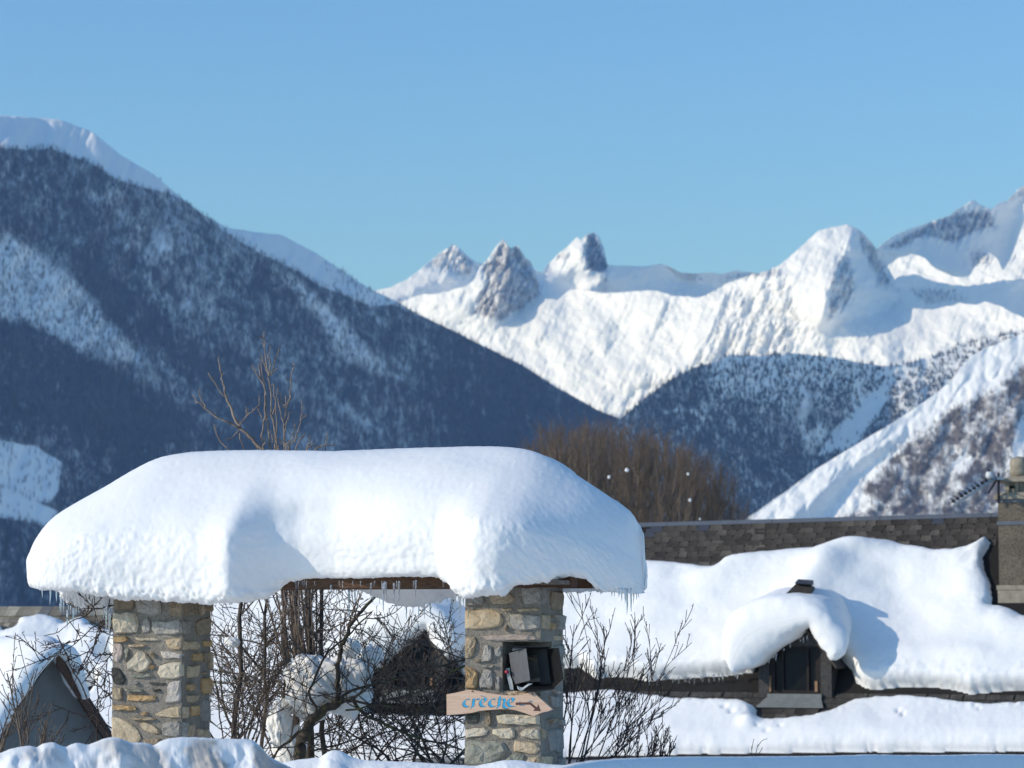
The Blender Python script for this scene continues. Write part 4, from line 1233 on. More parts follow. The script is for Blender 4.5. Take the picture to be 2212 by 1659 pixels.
UP_TOP = [(1300, 1205), (1395, 1212), (1430, 1213), (1480, 1218), (1520, 1225), (1548, 1227), (1568, 1212), (1590, 1205), (1650, 1196), (1720, 1190), (1790, 1185), (1850, 1172), (1885, 1169), (1920, 1172), (1960, 1183), (2000, 1190), (2022, 1196), (2060, 1194), (2090, 1188), (2110, 1180), (2130, 1168), (2150, 1160), (2212, 1160)]
ut = np.array(UP_TOP) * S2
rg = random.Random(11)
nslate = 0
row = 0
q = 1 - 0.075 / SLOPE
while q > 0.5:
    s = -2.7 - rg.uniform(0, 0.2)
    while s < 4.15:
        k = rg.randrange(6)
        s += SLW[k] / 2
        P = hup(s, q)
        px, py = proj_px(P)
        if 638 < px < 1003 and py < np.interp(px, ut[:, 0], ut[:, 1]) + 6:
            Mx = frame_m(hup(s, q, 0.004 + rg.uniform(0, 0.004)), HA, UPY, UPN) @ Matrix.Rotation(rg.uniform(-0.03, 0.03), 4, 'Z') @ Matrix.Rotation(rg.uniform(-0.02, 0.03), 4, 'X')
            blue = (row < 2 and px < 668 - 8 * row and px > 645) or (row == 0 and (695 < px < 710 or 926 < px < 940))
            if nslate < 285:
                place(SLM[k], M_slate2 if blue else M_slate, house, Mx)
                nslate += 1
        s += SLW[k] / 2 + 0.016
    q -= 0.118 / SLOPE
    row += 1
# the strip of wet slates under the thick snow, too many to pick apart
def slate_strip(name, s0, s1, t0, t1, parent, mat):
    m = MB(); rg = random.Random(21)
    t = t0
    while t < t1:
        s = s0
        while s < s1:
            w = rg.choice(SLW)
            P = hlo(s, t); a = rg.uniform(0, 0.006)
            X, Yv = HA * (w / 2 - 0.003), -LOY * 0.15
            A = [P - X + Yv, P + X + Yv, P + X, P - X]
            m.hexa([p + LON * 0.002 for p in A], [A[0] + LON * (0.016 + a), A[1] + LON * (0.016 + a), A[2] + LON * 0.008, A[3] + LON * 0.008])
            s += w
        t += 0.115
    return m.build(name, mat, parent, False, kind='stuff')
def wet_mat():
    t = NT('wet_slate', 0.35)
    v = t.coord('Object')
    n = t.noise(v, 5, 4, 0.6); st = t.noise(t.coord('Object', (14, 14, 1.5)), 2.0, 4, 0.7)
    c = t.ramp(n, [(0.3, (0.03, 0.027, 0.023)), (0.7, (0.085, 0.075, 0.064))])
    c = t.mix(t.ramp(st, [(0.60, 0.0), (0.74, 0.75)]), c, (0.42, 0.40, 0.37))       # frozen meltwater
    return t.done(c, t.bump(st, 0.4, 0.01), t.ramp(st, [(0.5, 0.6), (0.7, 0.25)]))
M_wet = wet_mat()
slate_strip('slate_course', -4.2, 4.6, 0.0, 0.62, house, M_wet)

# blankets of snow on the two slopes
def blanket(name, label, poly, inv, plane, s0, s1, a0, a1, du, thick, feats, holes=(), ext=1.0, rtop=0.5, seed=1):
    """snow lying on a roof plane: thickness from the distance to its edge; poly in 2212 px"""
    P = [inv(x * S2, y * S2) for x, y in poly]
    P = [(a, b_ * ext) for a, b_ in P]
    Hs = [[(lambda r: (r[0], r[1] * ext))(inv(x * S2, y * S2)) for x, y in h] for h in holes]
    s = np.arange(s0, s1, du); a = np.arange(a0 * ext, a1 * ext, du)
    S, A = np.meshgrid(s, a)
    jag = 0.022 * fbm(S * 4, A * 4, 4, seed, 0.6)
    sd = poly_sd(P, S, A)
    for h in Hs:
        sd = np.minimum(sd, -poly_sd(h, S, A))
    sd = sd + jag
    # how much of the edge is the upper one: look at distance up the slope
    up = poly_sd(P, S, A - 0.35 * (1 if ext > 0 else -1))
    r = np.where(np.roll(sd, 0) < 9, 0.16, 0.16)
    topness = smooth(-0.1, 0.35, sd - poly_sd(P, S, A + 0.4))
    r = 0.16 + (rtop - 0.16) * topness
    e = np.clip(sd / r, 0, 1)
    h = thick * np.sqrt(np.clip(1 - (1 - e) ** 2, 0, 1))
    ins = smooth(0.0, 0.25, sd)
    h = h * (1 + 0.30 * fbm(S * 0.7, A * 0.9, 3, seed + 5)) + ins * 0.012 * fbm(S * 3, A * 3, 3, seed + 9)
    # crumbly broken edge low down
    crumb = smooth(0.5, 0.05, sd) * (1 - 0.7 * topness)
    h = h + (sd > 0) * crumb * (0.016 * fbm(S * 12, A * 12, 3, seed + 13, 0.55)) + ins * 0.003 * fbm(S * 20, A * 20, 2, seed + 15)
    for (fx, fy, rs, ra, amp, rot) in feats:
        cs, cq = inv(fx * S2, fy * S2)
        ds, da = S - cs, A - cq * ext
        c_, s_ = math.cos(rot), math.sin(rot)
        ds, da = ds * c_ + da * s_, -ds * s_ + da * c_
        h = h + ins * amp * np.exp(-(ds / rs) ** 2 - (da / ra) ** 2)
    h = np.where(sd > 0, np.maximum(h, 0.004), -0.03)
    O = plane(0, 0); eS = plane(1, 0) - O; 
    X = [[None]]
    p00 = np.array(plane(0, 0)); p10 = np.array(plane(1, 0)); p01 = np.array(plane(0, 1)); p11 = np.array(plane(1, 1)); nn = np.array(plane(0, 0, 1.0)) - p00
    Sx = S[..., None]; Ax = (A / ext)[..., None]
    Pw = p00 + (p10 - p00) * Sx * (1 - Ax) + (p11 - p01) * Sx * Ax + (p01 - p00) * Ax + nn * h[..., None]
    fq = grid_faces(*S.shape)
    keep = (sd.ravel()[fq] > -0.02).any(1)
    fq = fq[keep]
    used = np.unique(fq); mp = np.zeros(S.size, int); mp[used] = np.arange(len(used))
    # the underside, so that it is a solid slab
    top = Pw.reshape(-1, 3)[used]
    me = np_mesh(name, top, mp[fq])
    return link(name, me, M_roofsnow, None, label=label, category='snow')
M_roofsnow = snow_mat('roof_snow', 45.0, 13.0, 0.25, 0.30, 0.006, 0.02)
UPP = [(330, 1212), (1000, 1210)] + UP_TOP[1:-2] + [(2140, 1180), (2132, 1195), (2122, 1212), (2128, 1240), (2140, 1270), (2143, 1300), (2141, 1316), (2165, 1318), (2190, 1326), (2212, 1338), (2320, 1350), (2320, 1490), (2212, 1491),
       (2160, 1494), (2100, 1499), (2060, 1490), (2000, 1482), (1940, 1484), (1900, 1489), (1868, 1486), (1850, 1474), (1842, 1450), (1810, 1420), (1790, 1340), (1690, 1330), (1640, 1420), (1628, 1452), (1580, 1459), (1520, 1463), (1460, 1466), (1400, 1470), (1370, 1464), (1310, 1462), (1290, 1466), (1255, 1440), (1200, 1445), (1005, 1460),
       (985, 1440), (960, 1345), (860, 1340), (815, 1440), (790, 1500), (600, 1508), (330, 1508)]
blanket('upper_roof_snow', 'thick snow blanket on the upper slope of the slate roof, around the dormer', UPP, ray_sq, hup, -11.6, 6.2, -0.02, 1.02, 0.026, 0.30,
        [(1850, 1200, 0.45, 0.22, 0.20, 0.1), (1790, 1250, 0.40, 0.40, 0.34, 0), (1750, 1310, 0.45, 0.35, 0.25, 0), (1940, 1270, 0.4, 0.5, -0.12, 0), (1975, 1350, 0.5, 0.5, -0.10, 0), (1560, 1250, 0.5, 0.7, 0.08, 0.0), (1420, 1330, 0.5, 0.8, 0.06, 0.3), (2020, 1290, 0.5, 0.8, -0.10, 0.0), (1915, 1330, 0.4, 0.7, -0.10, 0.2), (1480, 1260, 0.35, 0.5, -0.07, 0.0), (2060, 1430, 1.0, 0.25, 0.08, 0), (2135, 1200, 0.18, 0.12, 0.10, 0), (1610, 1215, 0.4, 0.2, 0.08, 0)], ext=SLOPE, rtop=0.55, seed=201)
LOPP = [(330, 1472), (770, 1472), (810, 1556), (1010, 1559), (1100, 1531), (1240, 1511), (1300, 1507), (1330, 1507), (1400, 1515), (1460, 1523), (1540, 1523), (1600, 1523), (1635, 1536), (1636, 1558), (1660, 1566), (1700, 1563), (1762, 1558), (1795, 1548), (1820, 1534), (1850, 1519), (1900, 1514), (1950, 1515), (2000, 1520), (2060, 1527), (2130, 1533), (2180, 1529), (2320, 1525),
        (2320, 1618), (2212, 1622), (2000, 1624), (1800, 1624), (1700, 1626), (1500, 1628), (1240, 1634), (800, 1640), (330, 1640)]
blanket('lower_roof_snow', 'smooth snow blanket on the lower slope of the slate roof with small tracks', LOPP, ray_st, lambda s, t, h=0.0: hlo(s, t, h), -11.6, 6.2, 0.0, 1.75, 0.026, 0.22,
        [(1622, 1580, 0.16, 0.14, 0.12, 0.0), (1610, 1530, 0.3, 0.2, 0.05, 0), (1945, 1560, 0.03, 0.05, -0.05, 0), (1955, 1568, 0.03, 0.05, -0.05, 0), (2110, 1546, 0.03, 0.04, -0.04, 0), (2120, 1554, 0.03, 0.04, -0.04, 0), (2075, 1540, 0.03, 0.04, -0.03, 0), (1660, 1600, 0.05, 0.03, -0.04, 0), (1640, 1590, 0.04, 0.03, -0.04, 0), (1655, 1575, 0.04, 0.03, -0.04, 0), (1675, 1570, 0.05, 0.04, -0.04, 0), (1690, 1590, 0.04, 0.03, -0.04, 0), (1570, 1550, 0.05, 0.04, -0.05, 0), (1585, 1560, 0.05, 0.04, -0.05, 0)], ext=1.0, rtop=0.30, seed=231)

# dormers
def arch_snow(name, label, outer, inner, org, X, back, length, mat, front_round=0.18, rise=0.0, seed=1, lump=0.02, grp=None):
    """a roll of snow over a small gable: the crescent between two curves, rounded at the front and run back"""
    def res(c, n):
        c = np.array(c, float); 
        for _ in range(2):
            q_ = [c[0]]
            for i in range(len(c) - 1):
                q_ += [c[i] * 0.75 + c[i + 1] * 0.25, c[i] * 0.25 + c[i + 1] * 0.75]
            q_.append(c[-1]); c = np.array(q_)
        L = np.concatenate([[0], np.cumsum(np.hypot(*np.diff(c, axis=0).T))]); t = np.linspace(0, L[-1], n)
        return np.stack([np.interp(t, L, c[:, 0]), np.interp(t, L, c[:, 1])], 1)
    n = 60
    O, I = res(outer, n), res(inner, n)
    mid = (O + I) / 2
    rings = []
    ks = [(0.0, 0.0), (0.004, 0.06)] + [(front_round * (1 - math.cos(a)), math.sin(a)) for a in np.linspace(0.12, math.pi / 2, 9)] + [(front_round + length * f, 1.0) for f in np.linspace(0.04, 1, 22)]
    for d, sc in ks:
        f = d / (length + front_round)
        o_ = mid + (O - mid) * sc; i_ = mid + (I - mid) * sc
        th = np.sin(np.linspace(0, np.pi, 9))
        ring = []
        # outer from start to end, round the end, inner back, round the start
        for p in o_: ring.append(p)
        e0, e1 = o_[-1], i_[-1]
        for k in range(1, 5):
            t = k / 5; tang = (o_[-1] - o_[-3]); tang = tang / (np.linalg.norm(tang) + 1e-9) * np.linalg.norm(e1 - e0) * 0.45
            ring.append(e0 * (1 - t) + e1 * t + tang * math.sin(math.pi * t))
        for p in i_[::-1]: ring.append(p)
        e0, e1 = i_[0], o_[0]
        for k in range(1, 5):
            t = k / 5; tang = (o_[0] - o_[2]); tang = tang / (np.linalg.norm(tang) + 1e-9) * np.linalg.norm(e1 - e0) * 0.45
            ring.append(e0 * (1 - t) + e1 * t + tang * math.sin(math.pi * t))
        ring = np.array(ring)
        rings.append((d, ring * np.array([1 - 0.28 * f, 1]) + np.array([0, rise * f])))
    nr, ns = len(rings), len(rings[0][1])
    Xn, Bn = np.array(X), np.array(back)
    P = np.zeros((nr, ns, 3))
    for r, (d, ring) in enumerate(rings):
        P[r] = np.array(org) + ring[:, :1] * Xn + np.array([0, 0, 1.0]) * ring[:, 1:] + Bn * d
    nz = fbm(np.arange(ns)[None, :] * 0.35 + seed, np.array([r[0] for r in rings])[:, None] * 9, 4, seed, 0.6)
    c = P.mean(1, keepdims=True)
    N = np.cross(np.gradient(P, axis=0), np.gradient(P, axis=1)); N /= np.linalg.norm(N, axis=-1, keepdims=True) + 1e-9
    if np.sum(N[nr // 2] * (P[nr // 2] - c[nr // 2])) < 0: N = -N
    fade = np.exp(-np.array([r[0] for r in rings]) / 0.35)[:, None] * smooth(0.0, 0.05, np.array([r[0] for r in rings]))[:, None]
    nz[:3] = 0
    low = fbm(np.arange(ns)[None, :] * 0.07 + seed * 1.7, np.array([r[0] for r in rings])[:, None] * 1.8 + 5, 3, seed + 31, 0.5) * smooth(0.0, 0.10, np.array([r[0] for r in rings]))[:, None]
    ends = np.sin(np.pi * np.arange(ns) / ns)[None, :]
    P = P + N * (0.075 * low * ends)[..., None] + N * (lump * nz * (0.25 + 0.75 * fade))[..., None]
    V = np.concatenate([P.reshape(-1, 3), P[-1].mean(0)[None]], 0)
    i = np.arange(ns)
    T = np.stack([(nr - 1) * ns + i, (nr - 1) * ns + (i + 1) % ns, np.full(ns, nr * ns)], -1)
    me = np_mesh(name, V, [grid_faces(nr, ns, 0, True), T])
    o = link(name, me, mat, None, label=label, category='snow')
    if grp: o['group'] = grp
    return o
M_jamb = plain('stained_wood', (0.020, 0.014, 0.011), 0.6, 0.3, 12)
M_jambl = plain('bare_wood', (0.30, 0.17, 0.09), 0.6, 0.2, 12)
M_pane = plain('dark_pane', (0.008, 0.008, 0.008), 0.3, 0.2, 3, 0.0, 0.2)
def dormer(cx, base_py, label, full):
    s0, q0 = ray_sq(cx * S2, 690)
    org = hup(s0, 0.0); org.z = HB.z - 0.02
    org = org + HN * 0.12
    def dp(x, z, d=0.0):
        return org + HA * x + Vector((0, 0, z)) - HN * d
    prof = [(-0.60, 0.0), (0.62, 0.0), (0.62, 0.55), (0.0, 1.30), (-0.60, 0.55)]
    m = MB()
    # cheeks and gable with an opening for the window
    m.hexa([dp(-0.60, -0.1), dp(-0.42, -0.1), dp(-0.42, -0.1, 1.2), dp(-0.60, -0.1, 1.2)], [dp(-0.60, 0.55), dp(-0.42, 0.74), dp(-0.42, 0.74, 1.2), dp(-0.60, 0.55, 1.2)])
    m.hexa([dp(0.44, -0.1), dp(0.62, -0.1), dp(0.62, -0.1, 1.2), dp(0.44, -0.1, 1.2)], [dp(0.44, 0.74), dp(0.62, 0.55), dp(0.62, 0.55, 1.2), dp(0.44, 0.74, 1.2)])
    m.hexa([dp(-0.42, 0.78), dp(0.44, 0.78), dp(0.44, 0.78, 1.1), dp(-0.42, 0.78, 1.1)], [dp(-0.06, 1.22), dp(0.06, 1.22), dp(0.06, 1.22, 1.1), dp(-0.06, 1.22, 1.1)])
    D = m.build('dormer', M_slate_dark, house, label=label)
    m = MB()
    for sg in (-1, 1):
        A = [dp(0, 1.32, -0.16), dp(sg * 0.74, 0.42, -0.16), dp(sg * 0.74, 0.42, 1.2), dp(0, 1.32, 1.35)]
        m.hexa(A, [p + Vector((0, 0, 0.05)) for p in A])
    m.build('dormer_roof', M_slate, D)
    m = MB()
    for (xa, xb, za, zb) in ((-0.42, -0.33, 0.02, 0.80), (0.35, 0.44, 0.02, 0.80), (-0.33, 0.35, 0.74, 0.80), (-0.33, 0.35, 0.02, 0.07), (-0.22, -0.18, 0.07, 0.74), (0.20, 0.24, 0.07, 0.74)):
        A = [dp(xa, za, 0.02), dp(xb, za, 0.02), dp(xb, za, 0.10), dp(xa, za, 0.10)]
        m.hexa(A, [p + Vector((0, 0, zb - za)) for p in A])
    m.build('window_frame', M_jamb, D)
    m = MB()
    for (xa, xb, za, zb) in ((-0.425, -0.395, 0.04, 0.30), (-0.42, -0.39, 0.22, 0.30), (0.34, 0.385, 0.05, 0.22)):
        A = [dp(xa, za, 0.0), dp(xb, za, 0.0), dp(xb, za, 0.03), dp(xa, za, 0.03)]
        m.hexa(A, [p + Vector((0, 0, zb - za)) for p in A])
    m.build('weathered_edge', M_jambl, D)
    m = MB(); A = [dp(-0.33, 0.07, 0.065), dp(0.35, 0.07, 0.065), dp(0.35, 0.76, 0.065), dp(-0.33, 0.76, 0.065)]; m.prism(A, -HN * 0.01); m.build('pane', M_pane, D)
    m = MB(); A = [dp(-0.56, -0.20, -0.30), dp(0.56, -0.20, -0.30), dp(0.46, -0.06, -0.06), dp(-0.46, -0.06, -0.06)]; m.hexa(A, [p + Vector((0, 0, 0.012)) for p in A])
    A = [dp(-0.44, -0.06, -0.055), dp(0.46, -0.06, -0.055), dp(0.46, -0.06, 0.0), dp(-0.44, -0.06, 0.0)]; m.hexa(A, [p + Vector((0, 0, 0.075)) for p in A])
    m.build('sill', plain('stone_sill' + str(cx), (0.20, 0.205, 0.19), 0.7, 0.15, 8), D)
    return org, dp
DOUT = [(-1.02, 0.46), (-1.14, 0.66), (-1.17, 0.92), (-1.10, 1.18), (-0.88, 1.40), (-0.5, 1.52), (0.0, 1.56), (0.32, 1.52), (0.68, 1.38), (0.92, 1.10), (1.03, 0.84), (0.95, 0.68)]
DINN = [(-0.80, 0.36), (-0.52, 0.40), (-0.43, 0.50), (-0.31, 0.62), (-0.13, 0.74), (0.07, 0.84), (0.24, 0.97), (0.36, 1.08), (0.40, 0.98), (0.46, 0.84), (0.56, 0.74), (0.68, 0.70)]
org1, dp1 = dormer(1722, 1495, 'dormer with a small dark window', True)
arch_snow('dormer_snow', 'curling roll of snow over the dormer beside the chimney end, open above its dark window', DOUT, DINN, org1 + HN * 0.52, HA, -HN, 1.75, M_roofsnow, 0.28, 0.36, 301, 0.03, 'snow rolls over the dormers')
org2, dp2 = dormer(895, 1495, 'dormer half hidden by shrubs', False)
arch_snow('dormer_snow', 'roll of snow over the shaded dormer seen through the gateway', [(x * 1.05, z) for x, z in DOUT], [(x * 1.02, z - 0.04) for x, z in DINN], org2 + HN * 0.40, HA, -HN, 1.7, M_roofsnow, 0.24, 0.12, 311, 0.03, 'snow rolls over the dormers')
# bare ridge end of the dormer roof, showing above its snow
m = MB()
A = [at(1680 * S2, 1300 * S2, 44.55), at(1752 * S2, 1296 * S2, 44.5), at(1752 * S2, 1262 * S2, 44.75), at(1722 * S2, 1258 * S2, 44.8)]
B = [p + Vector((0.12, 0.5, -0.05)) for p in A]
m.hexa(A, B); m.build('dormer_ridge', M_slate, house)
m = MB()
A = [at(1716 * S2, 1260 * S2, 44.7), at(1756 * S2, 1263 * S2, 44.62), at(1756 * S2, 1253 * S2, 44.7), at(1724 * S2, 1251 * S2, 44.8)]
m.hexa(A, [p + Vector((0.05, 0.35, 0.0)) for p in A]); m.build('ridge_cap', M_slate2, house)
# a few slates in the bare bowl below the sill
rg = random.Random(5)
for r, (t0, xs) in enumerate(((0.40, range(-2, 3)), (0.51, range(-3, 3)), (0.62, range(-3, 2)))):
    for k in xs:
        sc = ray_st(1716 * S2, 700)[0]
        s = sc + k * 0.19 + 0.08 * (r % 2)
        place(SLM[rg.randrange(2, 4)], M_slate, house, frame_m(hlo(s, t0, 0.022 + 0.002 * r), HA, LOY, LON) @ Matrix.Rotation(rg.uniform(-0.03, 0.03), 4, 'Z'))
# ice fringe below the blankets
def fringe(pts, n, lmin, lmax, dpt, seed, parent):
    rg = random.Random(seed); m = MB(); a = np.array(pts, float) * S2
    for k in range(n):
        px = rg.uniform(a[0, 0], a[-1, 0]); py = np.interp(px, a[:, 0], a[:, 1])
        p = at(px, py - 2, dpt(px)); L = rg.uniform(lmin, lmax)
        m.tube([p, p - Vector((0, 0, L * 0.5)), p - Vector((0, 0, L))], [0.010, 0.007, 0.001], 4)
    return m.build('ice_fringe', M_ice, parent, True, kind='stuff')
fringe([(1400, 1471), (1520, 1464), (1625, 1450)], 40, 0.04, 0.14, lambda px: 45.0 - 0.35 * (px - 770) / 57, 3, bpy.data.objects['upper_roof_snow'])
fringe([(1655, 1432), (1700, 1400), (1752, 1372)], 9, 0.04, 0.12, lambda px: 44.2, 4, bpy.data.objects['dormer_snow'])

# chimney
CS, CQ = ray_sq(999.5, 604)
def cpt(x, d, z):
    return hup(CS, CQ) * 1.0 + HA * x - HN * d + Vector((0, 0, 0)) * 0 + Vector((0, 0, z - hup(CS, CQ).z))
def cz(py):
    return zrow(py, hup(CS, CQ).y)
def cbox(m, x0, x1, d0, d1, z0, z1, tx=0.0):
    A = [cpt(x0, d0, z0), cpt(x1, d0, z0), cpt(x1, d1, z0), cpt(x0, d1, z0)]
    m.hexa(A, [cpt(x0 + tx, d0 + tx, z1), cpt(x1 - tx, d0 + tx, z1), cpt(x1 - tx, d1 - tx, z1), cpt(x0 + tx, d1 - tx, z1)])
def rough_mat():
    t = NT('roughcast', 0.95); v = t.coord('Object')
    n = t.noise(v, 45, 4, 0.7); n2 = t.noise(v, 3, 3, 0.6)
    c = t.ramp(n, [(0.35, (0.085, 0.068, 0.048)), (0.65, (0.26, 0.21, 0.155))])
    c = t.mix(1.0, c, t.ramp(n2, [(0.3, 0.75), (0.7, 1.1)]), 'MULTIPLY')
    return t.done(c, t.bump(n, 1.0, 0.02))
M_rough = rough_mat()
M_cstone = plain('chimney_stone', (0.30, 0.255, 0.185), 0.9, 0.25, 9, 0.5)
CW, CD = 0.60, 0.50
m = MB(); cbox(m, 0, CW, 0, CD, cz(640), cz(503)); chim = m.build('chimney', M_rough, house)
m = MB(); cbox(m, -0.02, CW + 0.02, -0.02, CD, cz(604), cz(590)); m.build('base_course', M_cstone, chim)
m = MB(); cbox(m, -0.035, CW + 0.035, -0.035, CD + 0.03, cz(590), cz(585.5)); m.build('base_course', M_cstone, chim)
for pa, pb in ((503, 499.8), (525.5, 521.8)):
    m = MB(); cbox(m, -0.02, CW + 0.02, -0.02, CD + 0.02, cz(pa), cz(pb)); m.build('metal_band', M_zincg, chim)
m = MB(); cbox(m, -0.06, CW + 0.06, -0.06, CD + 0.06, cz(499.8), cz(496)); cbox(m, -0.045, CW + 0.045, -0.045, CD + 0.045, cz(496), cz(493), 0.05); m.build('cap_slab', M_cstone, chim)
m = MB()
for x0, x1, d0, d1 in ((0.10, 0.17, 0.06, 0.42), (0.43, 0.50, 0.06, 0.42), (0.27, 0.33, 0.06, 0.42)):
    cbox(m, x0, x1, d0, d1, cz(493), cz(482.5))
cbox(m, 0.17, 0.43, 0.30, 0.42, cz(493), cz(482.5)); cbox(m, 0.17, 0.27, 0.10, 0.16, cz(493), cz(489)); cbox(m, 0.17, 0.43, 0.10, 0.16, cz(486), cz(482.5)); cbox(m, 0.33, 0.43, 0.10, 0.16, cz(493), cz(486))
m.build('flue_box', M_cstone, chim)
m = MB(); cbox(m, -0.05, CW + 0.05, -0.06, CD + 0.06, cz(482.5), cz(479.5)); cbox(m, 0.08, CW - 0.08, 0.06, CD - 0.06, cz(479.5), cz(476), 0.1); m.build('cover_plate', M_cstone, chim)
m = MB(); c0 = cpt(0.30, 0.25, 0)
prof = [(478, 0.10), (475.5, 0.13), (473, 0.16), (471, 0.15), (467, 0.145), (462, 0.15), (459, 0.13), (457.5, 0.09), (456.5, 0.03)]
pts = [Vector((c0.x, c0.y, cz(p))) for p, r in prof]
m.tube(pts, [r for p, r in prof], 10); fin = m.build('finial', M_cstone, chim, True)
# television aerial strapped to the chimney
da = hup(CS, CQ).y - 0.1
aer = thing('television_aerial', 'grey television aerial pointing down from a mast beside the chimney top', 'aerial', tuple(at(998.6, 500, da)))
M_alu = plain('aluminium', (0.45, 0.44, 0.41), 0.45, 0.1, 10, 0.0, 0.5)
M_pl = plain('black_plastic', (0.03, 0.03, 0.035), 0.5, 0.2, 10)
m = MB(); m.tube([at(998.6, 503, da), at(998.6, 472.5, da)], 0.022, 6); m.build('mast', M_pl, aer, True)
b0, b1 = at(952.5, 504.8, da - 0.9), at(995.5, 477.8, da)
m = MB(); m.tube([b0, b1], 0.034, 6); m.build('boom', M_alu, aer, True)
dirb = (b1 - b0).normalized()
for k in range(9):
    p = b0.lerp(b1, 0.02 + 0.095 * k)
    m = MB(); m.box(p + Vector((0, 0, 0.045)), (0.05, 0.03, 0.05)); m.tube([p + Vector((-0.09, -0.22, 0.085)), p + Vector((0.0, 0.0, 0.065)), p + Vector((0.03, 0.22, 0.05))], 0.009, 4); m.build('element', M_pl, aer)
for x0, y0, x1, y1 in ((989, 469.5, 992, 480), (996.5, 480, 988, 493.5), (983, 482, 990, 480.5)):
    m = MB(); m.tube([at(x0, y0, da - 0.1), at(x1, y1, da - 0.1)], 0.022, 4); m.build('reflector', M_pl, aer)
m = MB(); p = at(989.5, 475.5, da - 0.12); m.tube([p + Vector((0, 0, 0.06)), p, p - Vector((0, 0, 0.05))], [0.05, 0.065, 0.04], 8); m.build('junction_box', plain('white_plastic', (0.6, 0.58, 0.55), 0.5, 0.1), aer, True)
m = MB(); m.box(at(1000, 478.5, da), (0.12, 0.1, 0.05)); m.build('clamp', M_alu, aer)

# ------------------------------------------------------------------ the house on the left, its ridge below the cap
JR = math.radians(18.0)
JA = Vector((math.cos(JR), -math.sin(JR), 0)); JN = Vector((-math.sin(JR), -math.cos(JR), 0))
JB = at(60, 611, 39.0)
JP = math.tan(math.radians(42))
JNN = (JN * JP + Vector((0, 0, 1))).normalized(); JY = (-JN + Vector((0, 0, JP))).normalized()
def jp(s, t, h=0.0):
    return JB + JA * s + JN * t + Vector((0, 0, -JP * t)) + JNN * h
def ray_j(px, py):
    a = at(px, py, 10.0) - C0
    t = JNN.dot(JB - C0) / JNN.dot(a)
    p = C0 + a * t - JB
    return p.dot(JA), -p.z / JP
low = thing('stone_slate_house', 'low house with a lichen covered stone slate ridge above deep snow', 'house', tuple(JB + Vector((0, 0, -4))))
M_lich = slate_mat('lichen_slate', (0.17, 0.145, 0.105), (0.30, 0.265, 0.20))
m = MB()
A = [jp(-4, 0), jp(1.15, 0), jp(1.15, 3.4), jp(-4, 3.4)]; m.hexa([p - JNN * 0.06 for p in A], [p - JNN * 0.003 for p in A])
A2 = [jp(-4, 0), jp(1.15, 0)]; A2 += [p - JN * 3.4 + Vector((0, 0, -JP * 3.4)) for p in A2[::-1]]; m.hexa([p - Vector((0, 0, 0.06)) for p in A2], A2)
m.build('roof', M_roofbed, low)
m = MB(); W0 = [jp(-3.9, 3.2, -0.1), jp(1.05, 3.2, -0.1), jp(1.05, 0.05, -0.1), jp(-3.9, 0.05, -0.1)]; m.hexa([Vector((p.x, p.y, -5.2)) for p in W0], W0); m.build('wall', M_wall, low)
rg = random.Random(31)
JBIG = [slate_me(w, 0.14, 50 + k, 0.02) for k, w in enumerate((0.15, 0.17, 0.19))]
JSM = [slate_me(w, 0.075, 60 + k, 0.02) for k, w in enumerate((0.07, 0.09, 0.11))]
M_lich2 = slate_mat('grey_lichen_slate', (0.13, 0.125, 0.12), (0.22, 0.21, 0.20))
s = -1.3
while s < 1.05:
    k = rg.randrange(3); w = (0.15, 0.17, 0.19)[k]; s += w / 2
    place(JBIG[k], rg.choice([M_lich, M_lich2]), low, frame_m(jp(s, 0.005, 0.02), JA, JY, JNN) @ Matrix.Rotation(rg.uniform(-0.06, 0.06), 4, 'Z'))
    s += w / 2 + 0.003
for r in range(6):
    s = -1.3 - rg.uniform(0, 0.1)
    while s < 1.05:
        k = rg.randrange(3); w = (0.07, 0.09, 0.11)[k]; s += w / 2
        place(JSM[k], M_lich, low, frame_m(jp(s, 0.15 + 0.058 * r, 0.006), JA, JY, JNN) @ Matrix.Rotation(rg.uniform(-0.15, 0.15), 4, 'Z'))
        s += w / 2
JPOLY = [(-60, 1352), (0, 1355), (6, 1358), (12, 1374), (27, 1379), (40, 1375), (44, 1362), (56, 1352), (73, 1349), (94, 1347), (100, 1344), (117, 1348), (130, 1351), (146, 1355), (150, 1364), (163, 1357), (182, 1353), (187, 1344), (198, 1352), (208, 1367), (224, 1370), (238, 1377), (280, 1382), (330, 1390), (330, 1640), (-60, 1640)]
blanket('low_roof_snow', 'lumpy snow on the low roof beyond the gable, ragged along its upper edge', JPOLY, ray_j, jp, -2.4, 2.8, 0.0, 3.4, 0.02, 0.26, [(60, 1400, 0.4, 0.4, 0.08, 0), (200, 1400, 0.3, 0.3, 0.06, 0), (120, 1440, 0.5, 0.4, -0.05, 0)],
        holes=[[(165, 1515), (178, 1492), (194, 1480), (208, 1478), (207, 1491), (196, 1512)], [(228, 1430), (240, 1422), (250, 1432), (236, 1438)]], ext=1.0, rtop=0.16, seed=251)

